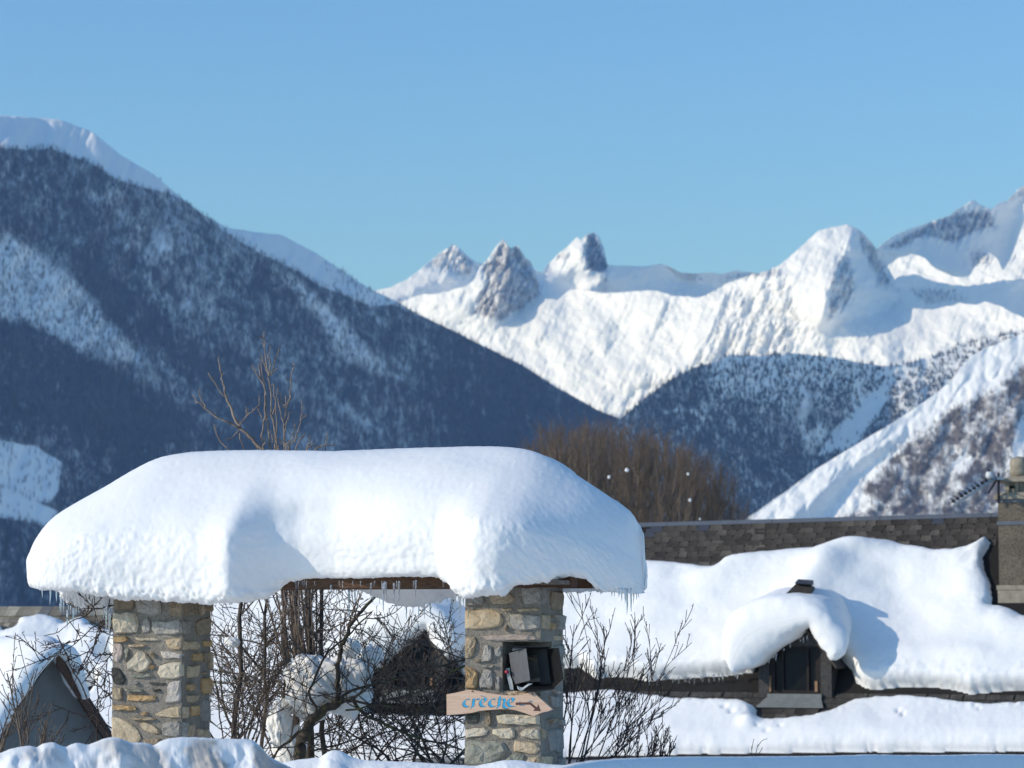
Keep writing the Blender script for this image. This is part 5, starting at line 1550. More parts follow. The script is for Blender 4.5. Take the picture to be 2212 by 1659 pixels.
# ------------------------------------------------------------------ the gable of the shed
QR = math.radians(36.0)
QW = Vector((math.cos(QR), math.sin(QR), 0)); QD = Vector((-math.sin(QR), math.cos(QR), 0))
QA = at(48.5, 655, 28.0)
shed = thing('shed', 'small grey rendered gable with brown bargeboards under a snow roll', 'shed', tuple(QA + Vector((0, 0, -2.4))))
def qp(x, z, d=0.0):
    return QA + QW * x + QD * d + Vector((0, 0, z))
m = MB()
A = [qp(-0.80, -1.10), qp(0, 0), qp(0.80, -1.10), qp(0.80, -2.6), qp(-0.80, -2.6)]
m.prism(A, QD * 3.0); m.build('wall', plain('grey_render', (0.22, 0.20, 0.175), 0.9, 0.18, 3, 0.3), shed)
for sg in (-1, 1):
    m = MB(); A = [qp(0, 0.03, -0.18), qp(sg * 1.0, -1.345, -0.18), qp(sg * 1.0, -1.345, 3.0), qp(0, 0.03, 3.0)]; m.hexa(A, [p + Vector((0, 0, 0.06)) for p in A]); m.build('roof_slope', M_slate_dark, shed)
    if sg < 0:
        continue
    m = MB(); A = [qp(0, -0.10, -0.20), qp(sg * 1.0, -1.475, -0.20), qp(sg * 1.0, -1.475, -0.17), qp(0, -0.10, -0.17)]; m.hexa(A, [p + Vector((0, 0, 0.13)) for p in A]); m.build('bargeboard', wood_mat('brown_bargeboard', (0.06, 0.03, 0.02), (0.15, 0.08, 0.05)), shed)
m = MB(); A = [qp(-0.4, -1.42, -0.01), qp(0.22, -1.42, -0.01), qp(0.22, -2.2, -0.01), qp(-0.4, -2.2, -0.01)]; m.prism(A, QD * -0.02); m.build('shutter', M_beam, shed)
arch_snow('shed_snow', 'thick roll of snow draped over the small grey gable', [(-1.35, -1.55), (-1.12, -1.1), (-0.85, -0.68), (-0.55, -0.22), (-0.25, 0.14), (0.0, 0.22), (0.2, 0.12), (0.27, -0.1), (0.31, -0.42)],
          [(-1.05, -1.50), (-0.85, -1.12), (-0.6, -0.80), (-0.4, -0.50), (-0.2, -0.22), (0.0, 0.0), (0.10, -0.10), (0.17, -0.22), (0.29, -0.40)], qp(0, 0, -0.34), QW, QD, 3.2, M_roofsnow, 0.22, 0.0, 321, 0.02)
# ------------------------------------------------------------------ trees and shrubs
def bark_mat(name, c1, c2, moss=None):
    t = NT(name, 0.85)
    v = t.coord('Object')
    n = t.noise(v, 18, 4, 0.6)
    c = t.ramp(n, [(0.3, c1), (0.7, c2)])
    if moss:
        c = t.mix(t.ramp(t.noise(v, 9, 3, 0.6), [(0.52, 0.0), (0.62, 0.8)]), c, moss)
    return t.done(c, t.bump(n, 0.5, 0.006))
M_bark = bark_mat('dark_bark', (0.045, 0.034, 0.027), (0.12, 0.095, 0.075))
M_twig = bark_mat('twig_bark', (0.075, 0.055, 0.042), (0.19, 0.145, 0.11))
M_twigl = bark_mat('pale_twig', (0.16, 0.115, 0.09), (0.36, 0.28, 0.22))
M_twigd = bark_mat('dark_twig', (0.030, 0.022, 0.020), (0.075, 0.055, 0.048))
M_oldbark = bark_mat('old_bark', (0.035, 0.028, 0.022), (0.10, 0.08, 0.06), (0.10, 0.10, 0.035))

def spurs(m, pts, rads, rg, step, lmin, lmax, rad=0.0028):
    """short budded side spurs along a branch"""
    for i in range(len(pts) - 1):
        a, b_ = pts[i], pts[i + 1]
        L = (b_ - a).length
        n = int(L / step + rg.random())
        for _ in range(n):
            p = a.lerp(b_, rg.random())
            d = (b_ - a).normalized()
            side = Vector((rg.uniform(-1, 1), rg.uniform(-1, 1), rg.uniform(-0.6, 1))).normalized()
            q = (d * 0.5 + side).normalized() * rg.uniform(lmin, lmax)
            m.tube([p, p + q * 0.6, p + q], [rad, rad * 0.8, rad * 1.15], 3, False)

def grow(mt, mw, p, d, L, r, depth, rg, up=0.1, wander=0.25, kids=4, kl=0.55, spread=0.8, thr=0.006, spur=None, rmin=0.0026):
    n = max(4, int(L / 0.09))
    n = min(n, 14)
    pts = [p.copy()]; d = d.normalized()
    for i in range(n):
        d = (d + Vector((rg.gauss(0, wander), rg.gauss(0, wander), rg.gauss(0, wander))) * 0.5 + Vector((0, 0, up * 0.25))).normalized()
        pts.append(pts[-1] + d * (L / n))
    r1 = max(rmin, r * 0.45)
    rads = [r + (r1 - r) * i / n for i in range(n + 1)]
    (mt if r > thr else mw).tube(pts, rads, 6 if r > 0.02 else (4 if r > thr else 3), False)
    if spur:
        spurs(mw, pts, rads, rg, spur[0], spur[1], spur[2])
    if depth <= 0:
        return
    for k in range(kids):
        f = 0.25 + 0.72 * (k + rg.random()) / kids
        i = min(n - 1, int(f * n))
        b_ = pts[i].lerp(pts[i + 1], f * n - i)
        dd = (pts[i + 1] - pts[i]).normalized()
        side = Vector((rg.uniform(-1, 1), rg.uniform(-1, 1), rg.uniform(-0.5, 0.9))).normalized()
        nd = (dd + side * spread).normalized()
        grow(mt, mw, b_, nd, L * kl * rg.uniform(0.65, 1.25), max(rmin, rads[i] * 0.6), depth - 1, rg, up, wander, kids, kl, spread, thr, spur, rmin)

def shrub(name, label, cat, base, stems, mats, seed, group=None, depth=2, **kw):
    rg = random.Random(seed)
    t = thing(name, label, cat, tuple(base), group)
    mw = MB()
    for (dx, dy, dz, L, r) in stems:
        mt = MB()
        off = Vector((rg.uniform(-0.06, 0.06), rg.uniform(-0.06, 0.06), -0.1))
        grow(mt, mw, base + off, Vector((dx, dy, dz)), L, r, depth, rg, **kw)
        if mt.v:
            mt.build('stem', mats[0], t, True)
    if mw.v:
        mw.build('twigs', mats[1], t, True, kind='stuff')
    return t

# the budded tree standing behind the gateway: its crown shows above the cap, its stems below
TD = 19.6
def tp(x, y, d=TD):
    return at((700 + x / 3.0157) / 4.0, (1300 + y / 3.0157) / 4.0, d)
tree = thing('bare_tree', 'bare many-stemmed tree with budded shoots rising behind the snow cap', 'tree', tuple(at(303, 757, TD)))
CROWN = [
    [(1085, 1530), (960, 1410), (870, 1310), (790, 1245), (720, 1120), (680, 1020), (625, 890), (605, 840), (590, 740), (565, 650), (545, 540), (530, 440), (519, 380)],
    [(790, 1245), (660, 1180), (560, 1140), (470, 1090), (380, 1015), (310, 950), (262, 915), (218, 840)], [(375, 1005), (335, 930), (305, 860), (289, 790)],
    [(605, 870), (550, 805), (505, 735), (450, 660), (400, 575)], [(775, 1215), (830, 1130), (870, 1090), (940, 1040), (1000, 985)], [(862, 1095), (856, 1040), (852, 985)],
    [(775, 1260), (720, 1330), (680, 1365), (640, 1385), (618, 1370)], [(770, 1300), (790, 1390), (835, 1500)], [(650, 1500), (560, 1420), (510, 1330), (480, 1260), (466, 1195)],
    [(1060, 1480), (1050, 1330), (1065, 1180), (1090, 1080), (1080, 940), (1090, 820), (1070, 700), (1020, 640), (965, 560), (932, 475)],
    [(1150, 1500), (1130, 1300), (1115, 1180), (1100, 1050), (1098, 900), (1085, 720), (1050, 590), (1040, 440)], [(1030, 640), (1015, 540), (1012, 470)],
    [(1210, 1500), (1215, 1360), (1195, 1200), (1160, 1090), (1165, 900), (1150, 760), (1128, 640), (1110, 520), (1085, 330), (1078, 210), (1082, 80)], [(1078, 250), (1055, 200), (1050, 135)],
    [(1125, 600), (1148, 500), (1150, 420), (1120, 375), (1145, 310), (1160, 230)], [(1140, 610), (1180, 540), (1205, 430), (1240, 350), (1275, 265)], [(1150, 605), (1200, 560), (1240, 505)], [(1120, 590), (1085, 480), (1060, 410), (1040, 355)],
    [(1230, 1500), (1225, 1250), (1222, 1100), (1215, 950), (1195, 850), (1190, 710)], [(1170, 1110), (1205, 980), (1225, 860), (1240, 750)],
    [(1320, 1500), (1325, 1330), (1310, 1200), (1335, 1080), (1350, 990), (1385, 890), (1395, 740), (1400, 640), (1425, 540), (1438, 465)], [(1320, 970), (1370, 930), (1400, 850)], [(1300, 1180), (1280, 1080), (1250, 950), (1240, 880)],
    [(1310, 1000), (1290, 930), (1270, 830), (1245, 810)], [(1380, 1450), (1450, 1380), (1500, 1240), (1520, 1110), (1535, 1000), (1530, 910)], [(1510, 1150), (1560, 1105), (1595, 1080)], [(1340, 1440), (1420, 1380), (1450, 1280), (1440, 1180)],
    [(1460, 1480), (1510, 1380), (1560, 1340), (1568, 1300)], [(1590, 1500), (1620, 1420), (1630, 1340)], [(1690, 1495), (1760, 1460), (1820, 1440), (1835, 1360), (1838, 1285)], [(1820, 1440), (1930, 1455)], [(1600, 1475), (1715, 1438)],
    [(1000, 1000), (1020, 940), (1018, 850)], [(1060, 1140), (1020, 1050), (995, 1000)], [(1000, 1500), (960, 1400), (945, 1340)], [(1060, 1470), (1090, 1400), (1110, 1360)], [(1335, 980), (1335, 850)], [(1320, 1300), (1350, 1180), (1375, 1050)], [(1180, 1420), (1165, 1310)], [(1370, 1490), (1365, 1440)], [(1240, 1470), (1290, 1430), (1270, 1380)]]
rg = random.Random(77)
mt, mw = MB(), MB()
for k, ln in enumerate(CROWN):
    dd = TD + rg.uniform(-0.25, 0.25)
    raw = [tp(x, y, dd) for x, y in ln]
    pts = []
    for i in range(len(raw) - 1):
        for j in range(3):
            pts.append(raw[i].lerp(raw[i + 1], j / 3) + Vector((rg.gauss(0, 0.0025), rg.gauss(0, 0.004), rg.gauss(0, 0.002))))
    pts.append(raw[-1])
    r0 = 0.0088 if len(ln) > 6 else 0.0056
    if k == 0:
        r0 = 0.014
    rads = [r0 + (0.0036 - r0) * i / (len(pts) - 1) for i in range(len(pts))]
    mw.tube(pts, rads, 4)
    spurs(mw, pts, rads, rg, 0.07, 0.012, 0.045, 0.0030)
    # carry the main shoots down behind the cap
    if raw[0].z > at(300, 440, TD).z - 3 and ln[0][1] >= 1440:
        b_ = raw[0]; foot = at(303 + rg.uniform(-16, 18), 690, dd)
        mw.tube([b_, b_.lerp(foot, 0.4) + Vector((rg.uniform(-0.05, 0.05), 0, 0)), foot], [r0, r0 * 1.1, r0 * 1.2], 4)
for px0, px1, r in ((286, 283, 0.019), (296, 299, 0.023), (311, 307, 0.026), (324, 322, 0.016), (237, 243, 0.017), (262, 268, 0.012)):
    b_ = at(px0, 760, TD + 0.2 + rg.uniform(-0.3, 0.3)); e = at(px1, 560, b_.y)
    pts = [b_.lerp(e, i / 7) + Vector((rg.gauss(0, 0.012), rg.gauss(0, 0.01), 0)) for i in range(8)]
    mt = MB(); mt.tube(pts, [r * (1.25 - 0.5 * i / 7) for i in range(8)], 7)
    for _ in range(9):
        p = pts[rg.randrange(1, 7)]
        grow(mt, mw, p, Vector((rg.uniform(-1, 1), rg.uniform(-0.6, 0.6), rg.uniform(0.1, 1))), rg.uniform(0.25, 0.55), 0.007, 1, rg, up=0.25, kids=4, spur=(0.06, 0.012, 0.04))
    mt.build('stem', M_bark, tree, True)
mw.build('twigs', M_twigl, tree, True, kind='stuff')

# the old leaning trunk under its load of snow
stump = thing('leaning_tree', 'old mossy leaning trunk with a forked limb, loaded with snow', 'tree', tuple(at(299, 757, 19.2)))
mt, mw = MB(), MB(); rg = random.Random(91)
def pathp(P, d, jit=0.006):
    raw = [at(x, y, d) for x, y in P]; out = []
    for i in range(len(raw) - 1):
        for j in range(3):
            out.append(raw[i].lerp(raw[i + 1], j / 3) + Vector((rg.gauss(0, jit), rg.gauss(0, jit), rg.gauss(0, jit))))
    return out + [raw[-1]]
def limb(P, d, r0, r1, kids=0, kl=0.4, spur=(0.08, 0.012, 0.04), dep=1):
    pts = pathp(P, d); n = len(pts)
    mt.tube(pts, [r0 + (r1 - r0) * i / (n - 1) for i in range(n)], 8 if r0 > 0.02 else 5)
    for k in range(kids):
        p = pts[rg.randrange(2, n)]
        grow(mt, mw, p, Vector((rg.uniform(-1, 1), rg.uniform(-0.8, 0.6), rg.uniform(-0.3, 1))), kl * rg.uniform(0.6, 1.3), 0.006, dep, rg, up=0.15, kids=4, spur=spur)
    return pts
limb([(299, 762), (301, 745), (306, 730), (314, 718), (324, 709), (338, 703)], 19.2, 0.046, 0.028, 5)
limb([(322, 710), (334, 703), (345, 700), (352, 702), (362, 712), (380, 722), (400, 732), (430, 742), (462, 750)], 19.2, 0.018, 0.007, 14, 0.45)
limb([(340, 703), (338, 685), (338, 665), (341, 650), (346, 637), (352, 622), (362, 610), (376, 597), (384, 584)], 19.2, 0.020, 0.010, 8, 0.4)
limb([(338, 703), (352, 690), (372, 684), (400, 678), (430, 668), (466, 660)], 19.0, 0.012, 0.006, 10, 0.4)
limb([(350, 702), (380, 706), (420, 709), (447, 712)], 18.6, 0.009, 0.006, 6, 0.35)
limb([(345, 712), (390, 700), (425, 690), (447, 676), (468, 664)], 18.7, 0.007, 0.009, 6, 0.3)
limb([(306, 730), (296, 735), (280, 748), (270, 760)], 18.9, 0.011, 0.007, 4, 0.4)
limb([(318, 716), (310, 690), (318, 668), (330, 650), (352, 632), (372, 612)], 19.0, 0.011, 0.005, 7, 0.35)
mt.build('trunk', M_oldbark, stump, True); mw.build('twigs', M_twig, stump, True, kind='stuff')

SPUR = (0.075, 0.010, 0.035)
def fan(n, rg, ax, sx, L0, L1, r0, r1, ay=0.0):
    return [(ax + rg.uniform(-sx, sx), ay + rg.uniform(-0.35, 0.35), 1.0, rg.uniform(L0, L1), rg.uniform(r0, r1)) for _ in range(n)]
rg = random.Random(3)
TANGLE = [  # px, depth, lean, label, stems, length
    (222, 19.0, 0.15, 'dense thorny shrub hard against the lampless pillar', 9, 1.15), (247, 20.4, -0.1, 'dense thorny shrub just beyond the one against the lampless pillar', 8, 1.25), (275, 19.8, 0.25, 'thorny shrub crossing in front of the tree stems', 9, 1.05),
    (330, 20.9, -0.2, 'thorny shrub behind the snow loaded limb', 8, 1.1), (368, 20.2, 0.3, 'thorny shrub between the snow loaded limb and the dormer', 8, 0.95), (402, 19.6, -0.35, 'thorny shrub in front of the shaded dormer', 9, 0.85), (436, 20.0, 0.1, 'slender thorny shrub beside the sign', 9, 0.95), (460, 20.6, -0.25, 'dark thorny shrub hard against the pillar with the floodlight', 8, 1.0)]
for k, (px, d, lean, lab, n, L) in enumerate(TANGLE):
    shrub('thorny_shrub', lab, 'shrub', at(px, 762, d), fan(n, rg, lean, 1.1, L * 0.6, L * 1.1, 0.005, 0.0095), (M_bark, M_twig if k % 2 == 0 else M_twigd), 500 + k, 'shrubs tangled behind the gateway', 3, kids=3, kl=0.54, spread=1.15, wander=0.30, up=0.06, spur=SPUR)
# shrubs on the right of the gateway, against the snowy roof
RS = [(571, 19.3, 0.50, 'tall dark shrub fanning out from the foot of the floodlight pillar', 7, 1.15), (588, 19.8, 0.75, 'leaning shrub reaching over the snow towards the dormer', 6, 1.1), (612, 20.3, 0.55, 'small budded shrub beside the leaning one', 5, 0.6),
      (640, 20.0, 0.35, 'low thin shrub in the snow before the roof', 5, 0.45), (662, 20.6, 0.5, 'low sprays at the outer end of the shrub row', 5, 0.38), (565, 18.6, 0.05, 'thin upright shoots hugging the shaded pillar side', 4, 1.1)]
for k, (px, d, lean, lab, n, L) in enumerate(RS):
    shrub('budded_shrub', lab, 'shrub', at(px, 764, d), fan(n, rg, lean * 1.15, 0.62 if k != 5 else 0.10, L * 0.5, L * 0.92, 0.004, 0.0075), (M_twigd, M_twigd), 600 + k, 'shrubs beside the floodlight pillar', 3, kids=3, kl=0.48, spread=0.55, wander=0.12, up=0.22, spur=(0.16, 0.008, 0.02))
shrub('dry_stalk', 'lone dry stalk sticking out of the snow before the dormer', 'plant', at(756, 762, 21.0), [(-0.1, 0, 1, 0.22, 0.004), (0.25, 0, 1, 0.24, 0.004)], (M_twigd, M_twigd), 650, None, 1, kids=3, kl=0.4, spread=0.6)
# twigs left of the gateway
b0 = at(118, 744, 18.4)
sh = thing('thorny_shrub', 'thorny branches arching out from behind the lampless pillar over the shed', 'shrub', tuple(b0), 'shrubs left of the gateway')
mt, mw = MB(), MB(); rg = random.Random(47)
LEFTB = [[(120, 760), (117, 748), (104, 728), (92, 708), (78, 680), (66, 655), (57, 635)], [(116, 618), (100, 622), (88, 632), (74, 645), (62, 652), (48, 660)], [(113, 605), (95, 610), (80, 618), (70, 622), (58, 632), (44, 636)],
         [(110, 598), (104, 618), (97, 632), (92, 650), (88, 665)], [(113, 620), (108, 640), (104, 652), (96, 658), (90, 650), (84, 640)], [(114, 700), (103, 690), (94, 684), (84, 680)], [(113, 676), (106, 672), (102, 668)],
         [(96, 760), (97, 735), (98, 715), (97, 690), (98, 668)], [(115, 730), (100, 722), (84, 716), (68, 712), (50, 704)], [(70, 640), (60, 650), (48, 658), (38, 664)], [(98, 640), (88, 652), (82, 665), (76, 678), (70, 690)], [(115, 650), (107, 660), (98, 664), (92, 660)]]
for k, ln in enumerate(LEFTB):
    pts = pathp(ln, 18.3 + rg.uniform(-0.15, 0.2), 0.004); n = len(pts)
    r0 = 0.0075 if k in (0, 7) else 0.0048
    mw.tube(pts, [r0 + (0.0026 - r0) * i / (n - 1) for i in range(n)], 4)
    spurs(mw, pts, [r0] * n, rg, 0.05, 0.012, 0.04, 0.0026)
    for _ in range(3 if n < 14 else 5):
        p = pts[rg.randrange(2, n)]
        grow(mt, mw, p, Vector((rg.uniform(-1, 0.3), rg.uniform(-0.4, 0.4), rg.uniform(-0.8, 0.5))), rg.uniform(0.10, 0.24), 0.004, 1, rg, up=0.0, kids=3, spur=(0.06, 0.01, 0.03))
mw.build('twigs', M_twigd, sh, True, kind='stuff')
for k, (px, d, lean, lab, n, L) in enumerate([(20, 17.6, 0.12, 'upright bare shrub in front of the shed wall', 5, 0.62), (-6, 18.2, 0.3, 'low bare shrub at the foot of the shed gable', 6, 0.42), (44, 18.0, 0.15, 'low reddish twigs in front of the bargeboard', 6, 0.30)]):
    shrub('thin_shrub', lab, 'shrub', at(px, 752, d), fan(n, rg, lean, 0.35, L * 0.7, L * 1.1, 0.006, 0.009), (M_twig, M_twig), 680 + k, 'shrubs left of the gateway', 1, kids=5, kl=0.42, spread=0.7, wander=0.15, up=0.2, spur=SPUR)

# lumps of snow caught in the branches
def clump(name, label, c, r, seed, mat, group=None, amp=0.24, fr=1.9, n=44, cat='snow'):
    th = np.linspace(0, np.pi, n); ph = np.linspace(0, 2 * np.pi, n * 2, endpoint=False)
    T, Pp = np.meshgrid(th, ph, indexing='ij')
    D = np.stack([np.sin(T) * np.cos(Pp), np.sin(T) * np.sin(Pp), np.cos(T)], -1)
    def n3(s, sd):
        return (fbm(D[..., 0] * s + D[..., 2] * s * 0.7, D[..., 1] * s + 3, 4, sd, 0.55) + fbm(D[..., 2] * s + 9, D[..., 0] * s - D[..., 1] * s * 0.5, 4, sd + 3, 0.55))
    k = 1 + amp * n3(fr, seed) + 0.05 * n3(fr * 4, seed + 7)
    P = D * k[..., None] * np.array(r) + np.array(c)
    return link(name, np_mesh(name, P.reshape(-1, 3), grid_faces(n, n * 2, 0, True)), mat, None, label=label, category=cat, **({'group': group} if group else {}))
M_clump = snow_mat('branch_snow', 60.0, 14.0, 0.2, 0.25, 0.004, 0.02)
SC_ = 19.5 / F
for k, (px, py, rx, rz, lab) in enumerate([(316, 684, 33, 29, 'big lump of snow lodged on the leaning trunk'), (346, 687, 27, 30, 'big rounded shoulder of snow beside the bent limb'), (350, 648, 10, 9, 'small snow ball in the fork of the bent limb'), (280, 722, 12, 24, 'pile of snow at the foot of the leaning trunk, left of its base'), (290, 745, 17, 22, 'snow heap against the base of the leaning trunk'),
                                         (372, 655, 10, 10, 'small snow lump next to the dormer opening'), (232, 642, 8, 5, 'small snow patch lying on crossed twigs by the lampless pillar'), (312, 704, 22, 16, 'lumpy snow tongue hanging under the big lump')]):
    clump('snow_clump', lab, at(px, py, 19.35 + 0.03 * k), (rx * SC_, max(rx, rz) * SC_ * 0.7, rz * SC_), 700 + k * 11, M_clump, 'snow caught in the branches')

# the grove of upright bare trees beyond the roof
def poplar(seed, H):
    rg = random.Random(seed); mt, mw = MB(), MB()
    trunk = [Vector((rg.gauss(0, 0.05), rg.gauss(0, 0.05), H * i / 8)) for i in range(9)]
    mt.tube(trunk, [0.13 * (1 - 0.92 * i / 8) + 0.012 for i in range(9)], 5)
    for k in range(46):
        f = 0.28 + 0.68 * rg.random(); z = H * f
        a = rg.uniform(0, 6.283); ln = (1 - f) * H * 0.55 + 0.9
        d = Vector((math.cos(a), math.sin(a), 0))
        p0 = Vector((0, 0, z)); p1 = p0 + d * ln * 0.30 + Vector((0, 0, ln * 0.45)); p2 = p1 + d * ln * 0.10 + Vector((0, 0, ln * 0.55))
        mt.tube([p0, p1, p2], [0.028, 0.018, 0.008], 3, False)
        for j in range(34):
            t = rg.random(); b_ = p0.lerp(p1, t * 2) if t < 0.5 else p1.lerp(p2, t * 2 - 1)
            e = b_ + (d * rg.uniform(-0.2, 0.5) + Vector((rg.uniform(-0.5, 0.5), rg.uniform(-0.5, 0.5), rg.uniform(0.5, 1.3)))) * rg.uniform(0.3, 0.75)
            mw.tube([b_, e], [0.007, 0.0045], 3, False)
    return mt.mesh('trunk', True), mw.mesh('twigs', True)
M_pop = bark_mat('poplar_bark', (0.13, 0.10, 0.065), (0.24, 0.19, 0.13))
M_popt = bark_mat('poplar_twigs', (0.125, 0.085, 0.06), (0.21, 0.155, 0.115))
PV = [poplar(800 + k, 12.5) for k in range(4)]
for a, b_ in PV:
    a.materials.append(M_pop); b_.materials.append(M_popt)
rg = random.Random(19)
gt = np.array([(505, 462), (528, 446), (555, 432), (579, 428), (602, 427), (648, 435), (694, 454), (722, 481), (741, 506), (760, 525)])
ORD = ['outermost', 'second', 'third', 'fourth', 'fifth', 'sixth', 'seventh', 'eighth', 'ninth', 'tenth', 'eleventh', 'twelfth', 'thirteenth', 'fourteenth', 'fifteenth', 'sixteenth', 'seventeenth', 'eighteenth', 'nineteenth', 'twentieth', 'twenty-first']
GPX = [538, 546, 554, 563, 572, 581, 590, 600, 609, 618, 628, 638, 648, 658, 668, 678, 688, 698, 709, 720, 731]
for k, px in enumerate(GPX):
    d = rg.uniform(86, 112)
    p = at(px + rg.uniform(-2, 2), 622, d)
    ztop = zrow(np.interp(px, gt[:, 0], gt[:, 1]) + 17 + rg.uniform(0, 7), d)
    H = ztop + 5.0
    lab = ('%s tree of the bare brown grove, counted from its low thin end' % ORD[len(GPX) - 1 - k])
    t = thing('bare_poplar', lab, 'tree', (p.x, p.y, -5.0), 'bare trees of the grove beyond the roof')
    t.scale = (0.95, 0.95, H / 12.5); t.rotation_euler = (0, 0, rg.uniform(0, 6.28))
    a, b_ = PV[k % 4]
    link('trunk', a, None, t, True); link('twigs', b_, None, t, True, kind='stuff')
for k, (px, py, r, lab) in enumerate([(627, 470, 3.1, 'largest ball of snow hanging in the grove'), (609, 477, 2.2, 'oval snow lump just lower than the largest ball in the grove'), (688, 474, 1.9, 'small upper snow lump at the thin end of the grove'), (690, 500, 2.2, 'stretched snow lump at the thin end of the grove'), (700, 519, 1.6, 'tiny snow lump just above the slate ridge')]):
    d = 84.0
    clump('snow_clump', lab, at(px, py, d), (0.62 * r * d / F, 0.62 * r * d / F, 0.62 * r * d / F * (1.2 if k in (1, 3) else 1.0)), 760 + k, M_clump, 'snow lumps in the grove', 0.25, 1.5, 16)
# ------------------------------------------------------------------ snow banks of the cleared road
def bank_mat(name, dirty):
    t = NT(name, 0.95); t.b.inputs['Specular IOR Level'].default_value = 0.05
    v = t.coord('Object')
    n1 = t.noise(v, 55, 5, 0.65); n2 = t.noise(v, 9, 4, 0.6); n3 = t.noise(v, 4.5, 5, 0.65)
    c = t.ramp(n2, [(0.3, (0.885, 0.848, 0.788)), (0.7, (0.915, 0.882, 0.825))])
    if dirty:
        a = t.attr('dirt')
        f = t.math('MULTIPLY', a, t.ramp(n3, [(0.34, 0.0), (0.50, 1.0)]))
        c = t.mix(f, c, t.mix(n1, (0.17, 0.11, 0.065), (0.50, 0.39, 0.28)))
    return t.done(c, t.bump(n1, 0.3, 0.006, t.bump(n2, 0.25, 0.02)))
def bank(name, label, outline, d_of_px, px0, px1, mat, lumps=0.0, face=1.1, back=0.9, dirty=False, seed=1, front=0.9, rnd=0.05):
    """a ridge of snow whose crest runs along the given image line; it falls to the road in front and behind"""
    PXs = np.arange(px0, px1, 0.8)
    ol = np.array(outline, float)
    cy = np.interp(PXs, ol[:, 0], ol[:, 1])
    k = np.exp(-0.5 * (np.arange(-4, 5) / 2.0) ** 2); k /= k.sum(); cy = np.convolve(np.pad(cy, 4, mode='edge'), k, 'valid')
    dd = d_of_px(PXs)
    crest = at_np(PXs, cy, dd)
    tn = np.gradient(crest[:, :2], axis=0); tn /= np.linalg.norm(tn, axis=1, keepdims=True)
    kk = np.ones(61) / 61
    tn = np.stack([np.convolve(np.pad(tn[:, i], 30, mode='edge'), kk, 'valid') for i in (0, 1)], 1); tn /= np.linalg.norm(tn, axis=1, keepdims=True)
    nf = np.stack([tn[:, 1], -tn[:, 0]], 1)            # towards the road
    w = np.concatenate([-np.geomspace(back, 0.02, 40), np.linspace(-0.015, front, 120)])
    Wt = np.abs(w)
    drop = np.where(w > 0, face * (np.sqrt(w ** 2 + rnd ** 2) - rnd), 0.45 * (np.sqrt(w ** 2 + 0.08 ** 2) - 0.08))
    P = np.zeros((len(w), len(PXs), 3))
    P[..., 0] = crest[None, :, 0] + nf[None, :, 0] * w[:, None]
    P[..., 1] = crest[None, :, 1] + nf[None, :, 1] * w[:, None]
    P[..., 2] = crest[None, :, 2] - drop[:, None]
    a = crest[:, 0][None, :] + 0 * w[:, None]; s = w[:, None] + 0 * a
    on = smooth(0.0, 0.10, np.abs(s))
    if lumps:
        L = fbm(a * 4.5, s * 5.5, 4, seed, 0.55) + 0.30 * fbm(a * 13, s * 14, 4, seed + 3, 0.55)
        P[..., 2] += lumps * L * on * 0.7
        P[..., 1] -= lumps * (L + 0.3) * on * (s > 0) * 0.9
    P[..., 2] += 0.011 * fbm(a * 5, s * 6, 4, seed + 7) * on + 0.0015 * fbm(a * 40, s * 40, 2, seed + 9)
    me = np_mesh(name, P.reshape(-1, 3), grid_faces(len(w), len(PXs)))
    if dirty:
        dt = smooth(0.008, 0.03, s) * smooth(-0.30, 0.10, fbm(a * 7, s * 11, 4, seed + 21)) * (0.35 + 0.3 * smooth(-2.0, -1.3, a))
        add_attr(me, 'dirt', dt)
    return link(name, me, mat, None, kind='structure', label=label)
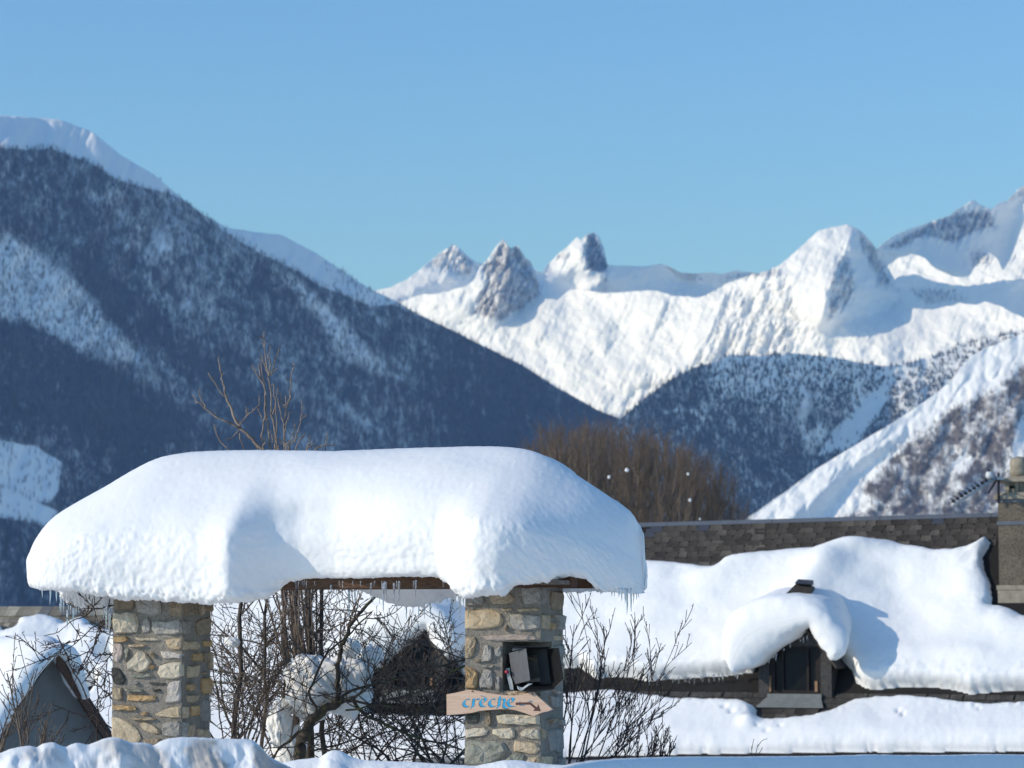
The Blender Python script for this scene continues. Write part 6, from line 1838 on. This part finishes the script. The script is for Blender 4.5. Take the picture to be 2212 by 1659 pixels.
OL1 = [(-60, 760), (-20, 757), (0, 754), (12, 749), (24, 746.5), (32, 746), (38, 748), (43, 744), (48, 742.5), (55, 742.5), (59, 745), (66, 747.5), (70, 745), (76, 742.5), (82, 743.5), (88, 745), (95, 742.5), (104, 739), (112, 737.5), (119, 738), (125, 740.5), (132, 743), (140, 742.5), (148, 743.5), (154, 746),
       (160, 741.5), (168, 738.5), (180, 737), (195, 737.2), (210, 738.3), (230, 738.8), (245, 739), (252, 740), (258, 744), (264, 750), (268, 756), (276, 760), (286, 765), (300, 772), (330, 790)]
bank('snow_bank', 'dirty lumpy ploughed snow bank at the foot of the gateway', OL1, lambda p: 12.6 + 0.0014 * (p - 0), -60, 330, bank_mat('dirty_snow', True), 0.055, 1.5, 0.5, True, 401)
OL2 = [(240, 775), (270, 766), (285, 762), (296, 760), (310, 758.5), (320, 757.5), (326, 753), (331, 750.5), (337, 750.2), (343, 752), (350, 756.5), (362, 760), (385, 761.2), (420, 762.5), (450, 764.5), (475, 766), (490, 763), (505, 760.2), (520, 760.5), (535, 762.5), (550, 764.5), (575, 766), (600, 769), (640, 775)]
bank('snow_bank', 'clean low snow ridge between the pillars, with one pointed mound', OL2, lambda p: 14.6 + 0 * p, 240, 640, bank_mat('clean_bank_snow', False), 0.012, 0.8, 0.8, False, 421)
OL3 = [(480, 790), (540, 774), (565, 766.5), (580, 763), (600, 760), (620, 758.6), (650, 757.4), (700, 756.4), (740, 756.6), (800, 756.0), (840, 755.4), (870, 754.4), (900, 755), (950, 755), (980, 754), (1024, 754.6), (1100, 755)]
bank('snow_bank', 'smooth shaded snow bank running away along the road', OL3, lambda p: 11.2 + 0.0085 * (p - 560), 480, 1100, bank_mat('shaded_bank_snow', False), 0.0, 1.3, 0.7, False, 441, 1.0, 0.035)
HAZE = 7.0e-5
# ------------------------------------------------------------------ the air
hz = NT('valley_air')
hz.t.nodes.remove(hz.b)
pv = hz.n('ShaderNodeVolumePrincipled')
pv.inputs['Color'].default_value = (0.27, 0.50, 1.0, 1)
pv.inputs['Absorption Color'].default_value = (1, 1, 1, 1)
pv.inputs['Density'].default_value = HAZE
pv.inputs['Anisotropy'].default_value = 0.0
hz.l(pv.outputs[0], hz.t.nodes['Material Output'].inputs['Volume'])
hb = MB()
hb.box((0, 5600, 768), (10400, 11800, 1620))
hb.build('haze', hz.m, None, False, kind='stuff', label='thin blue air of the valley')
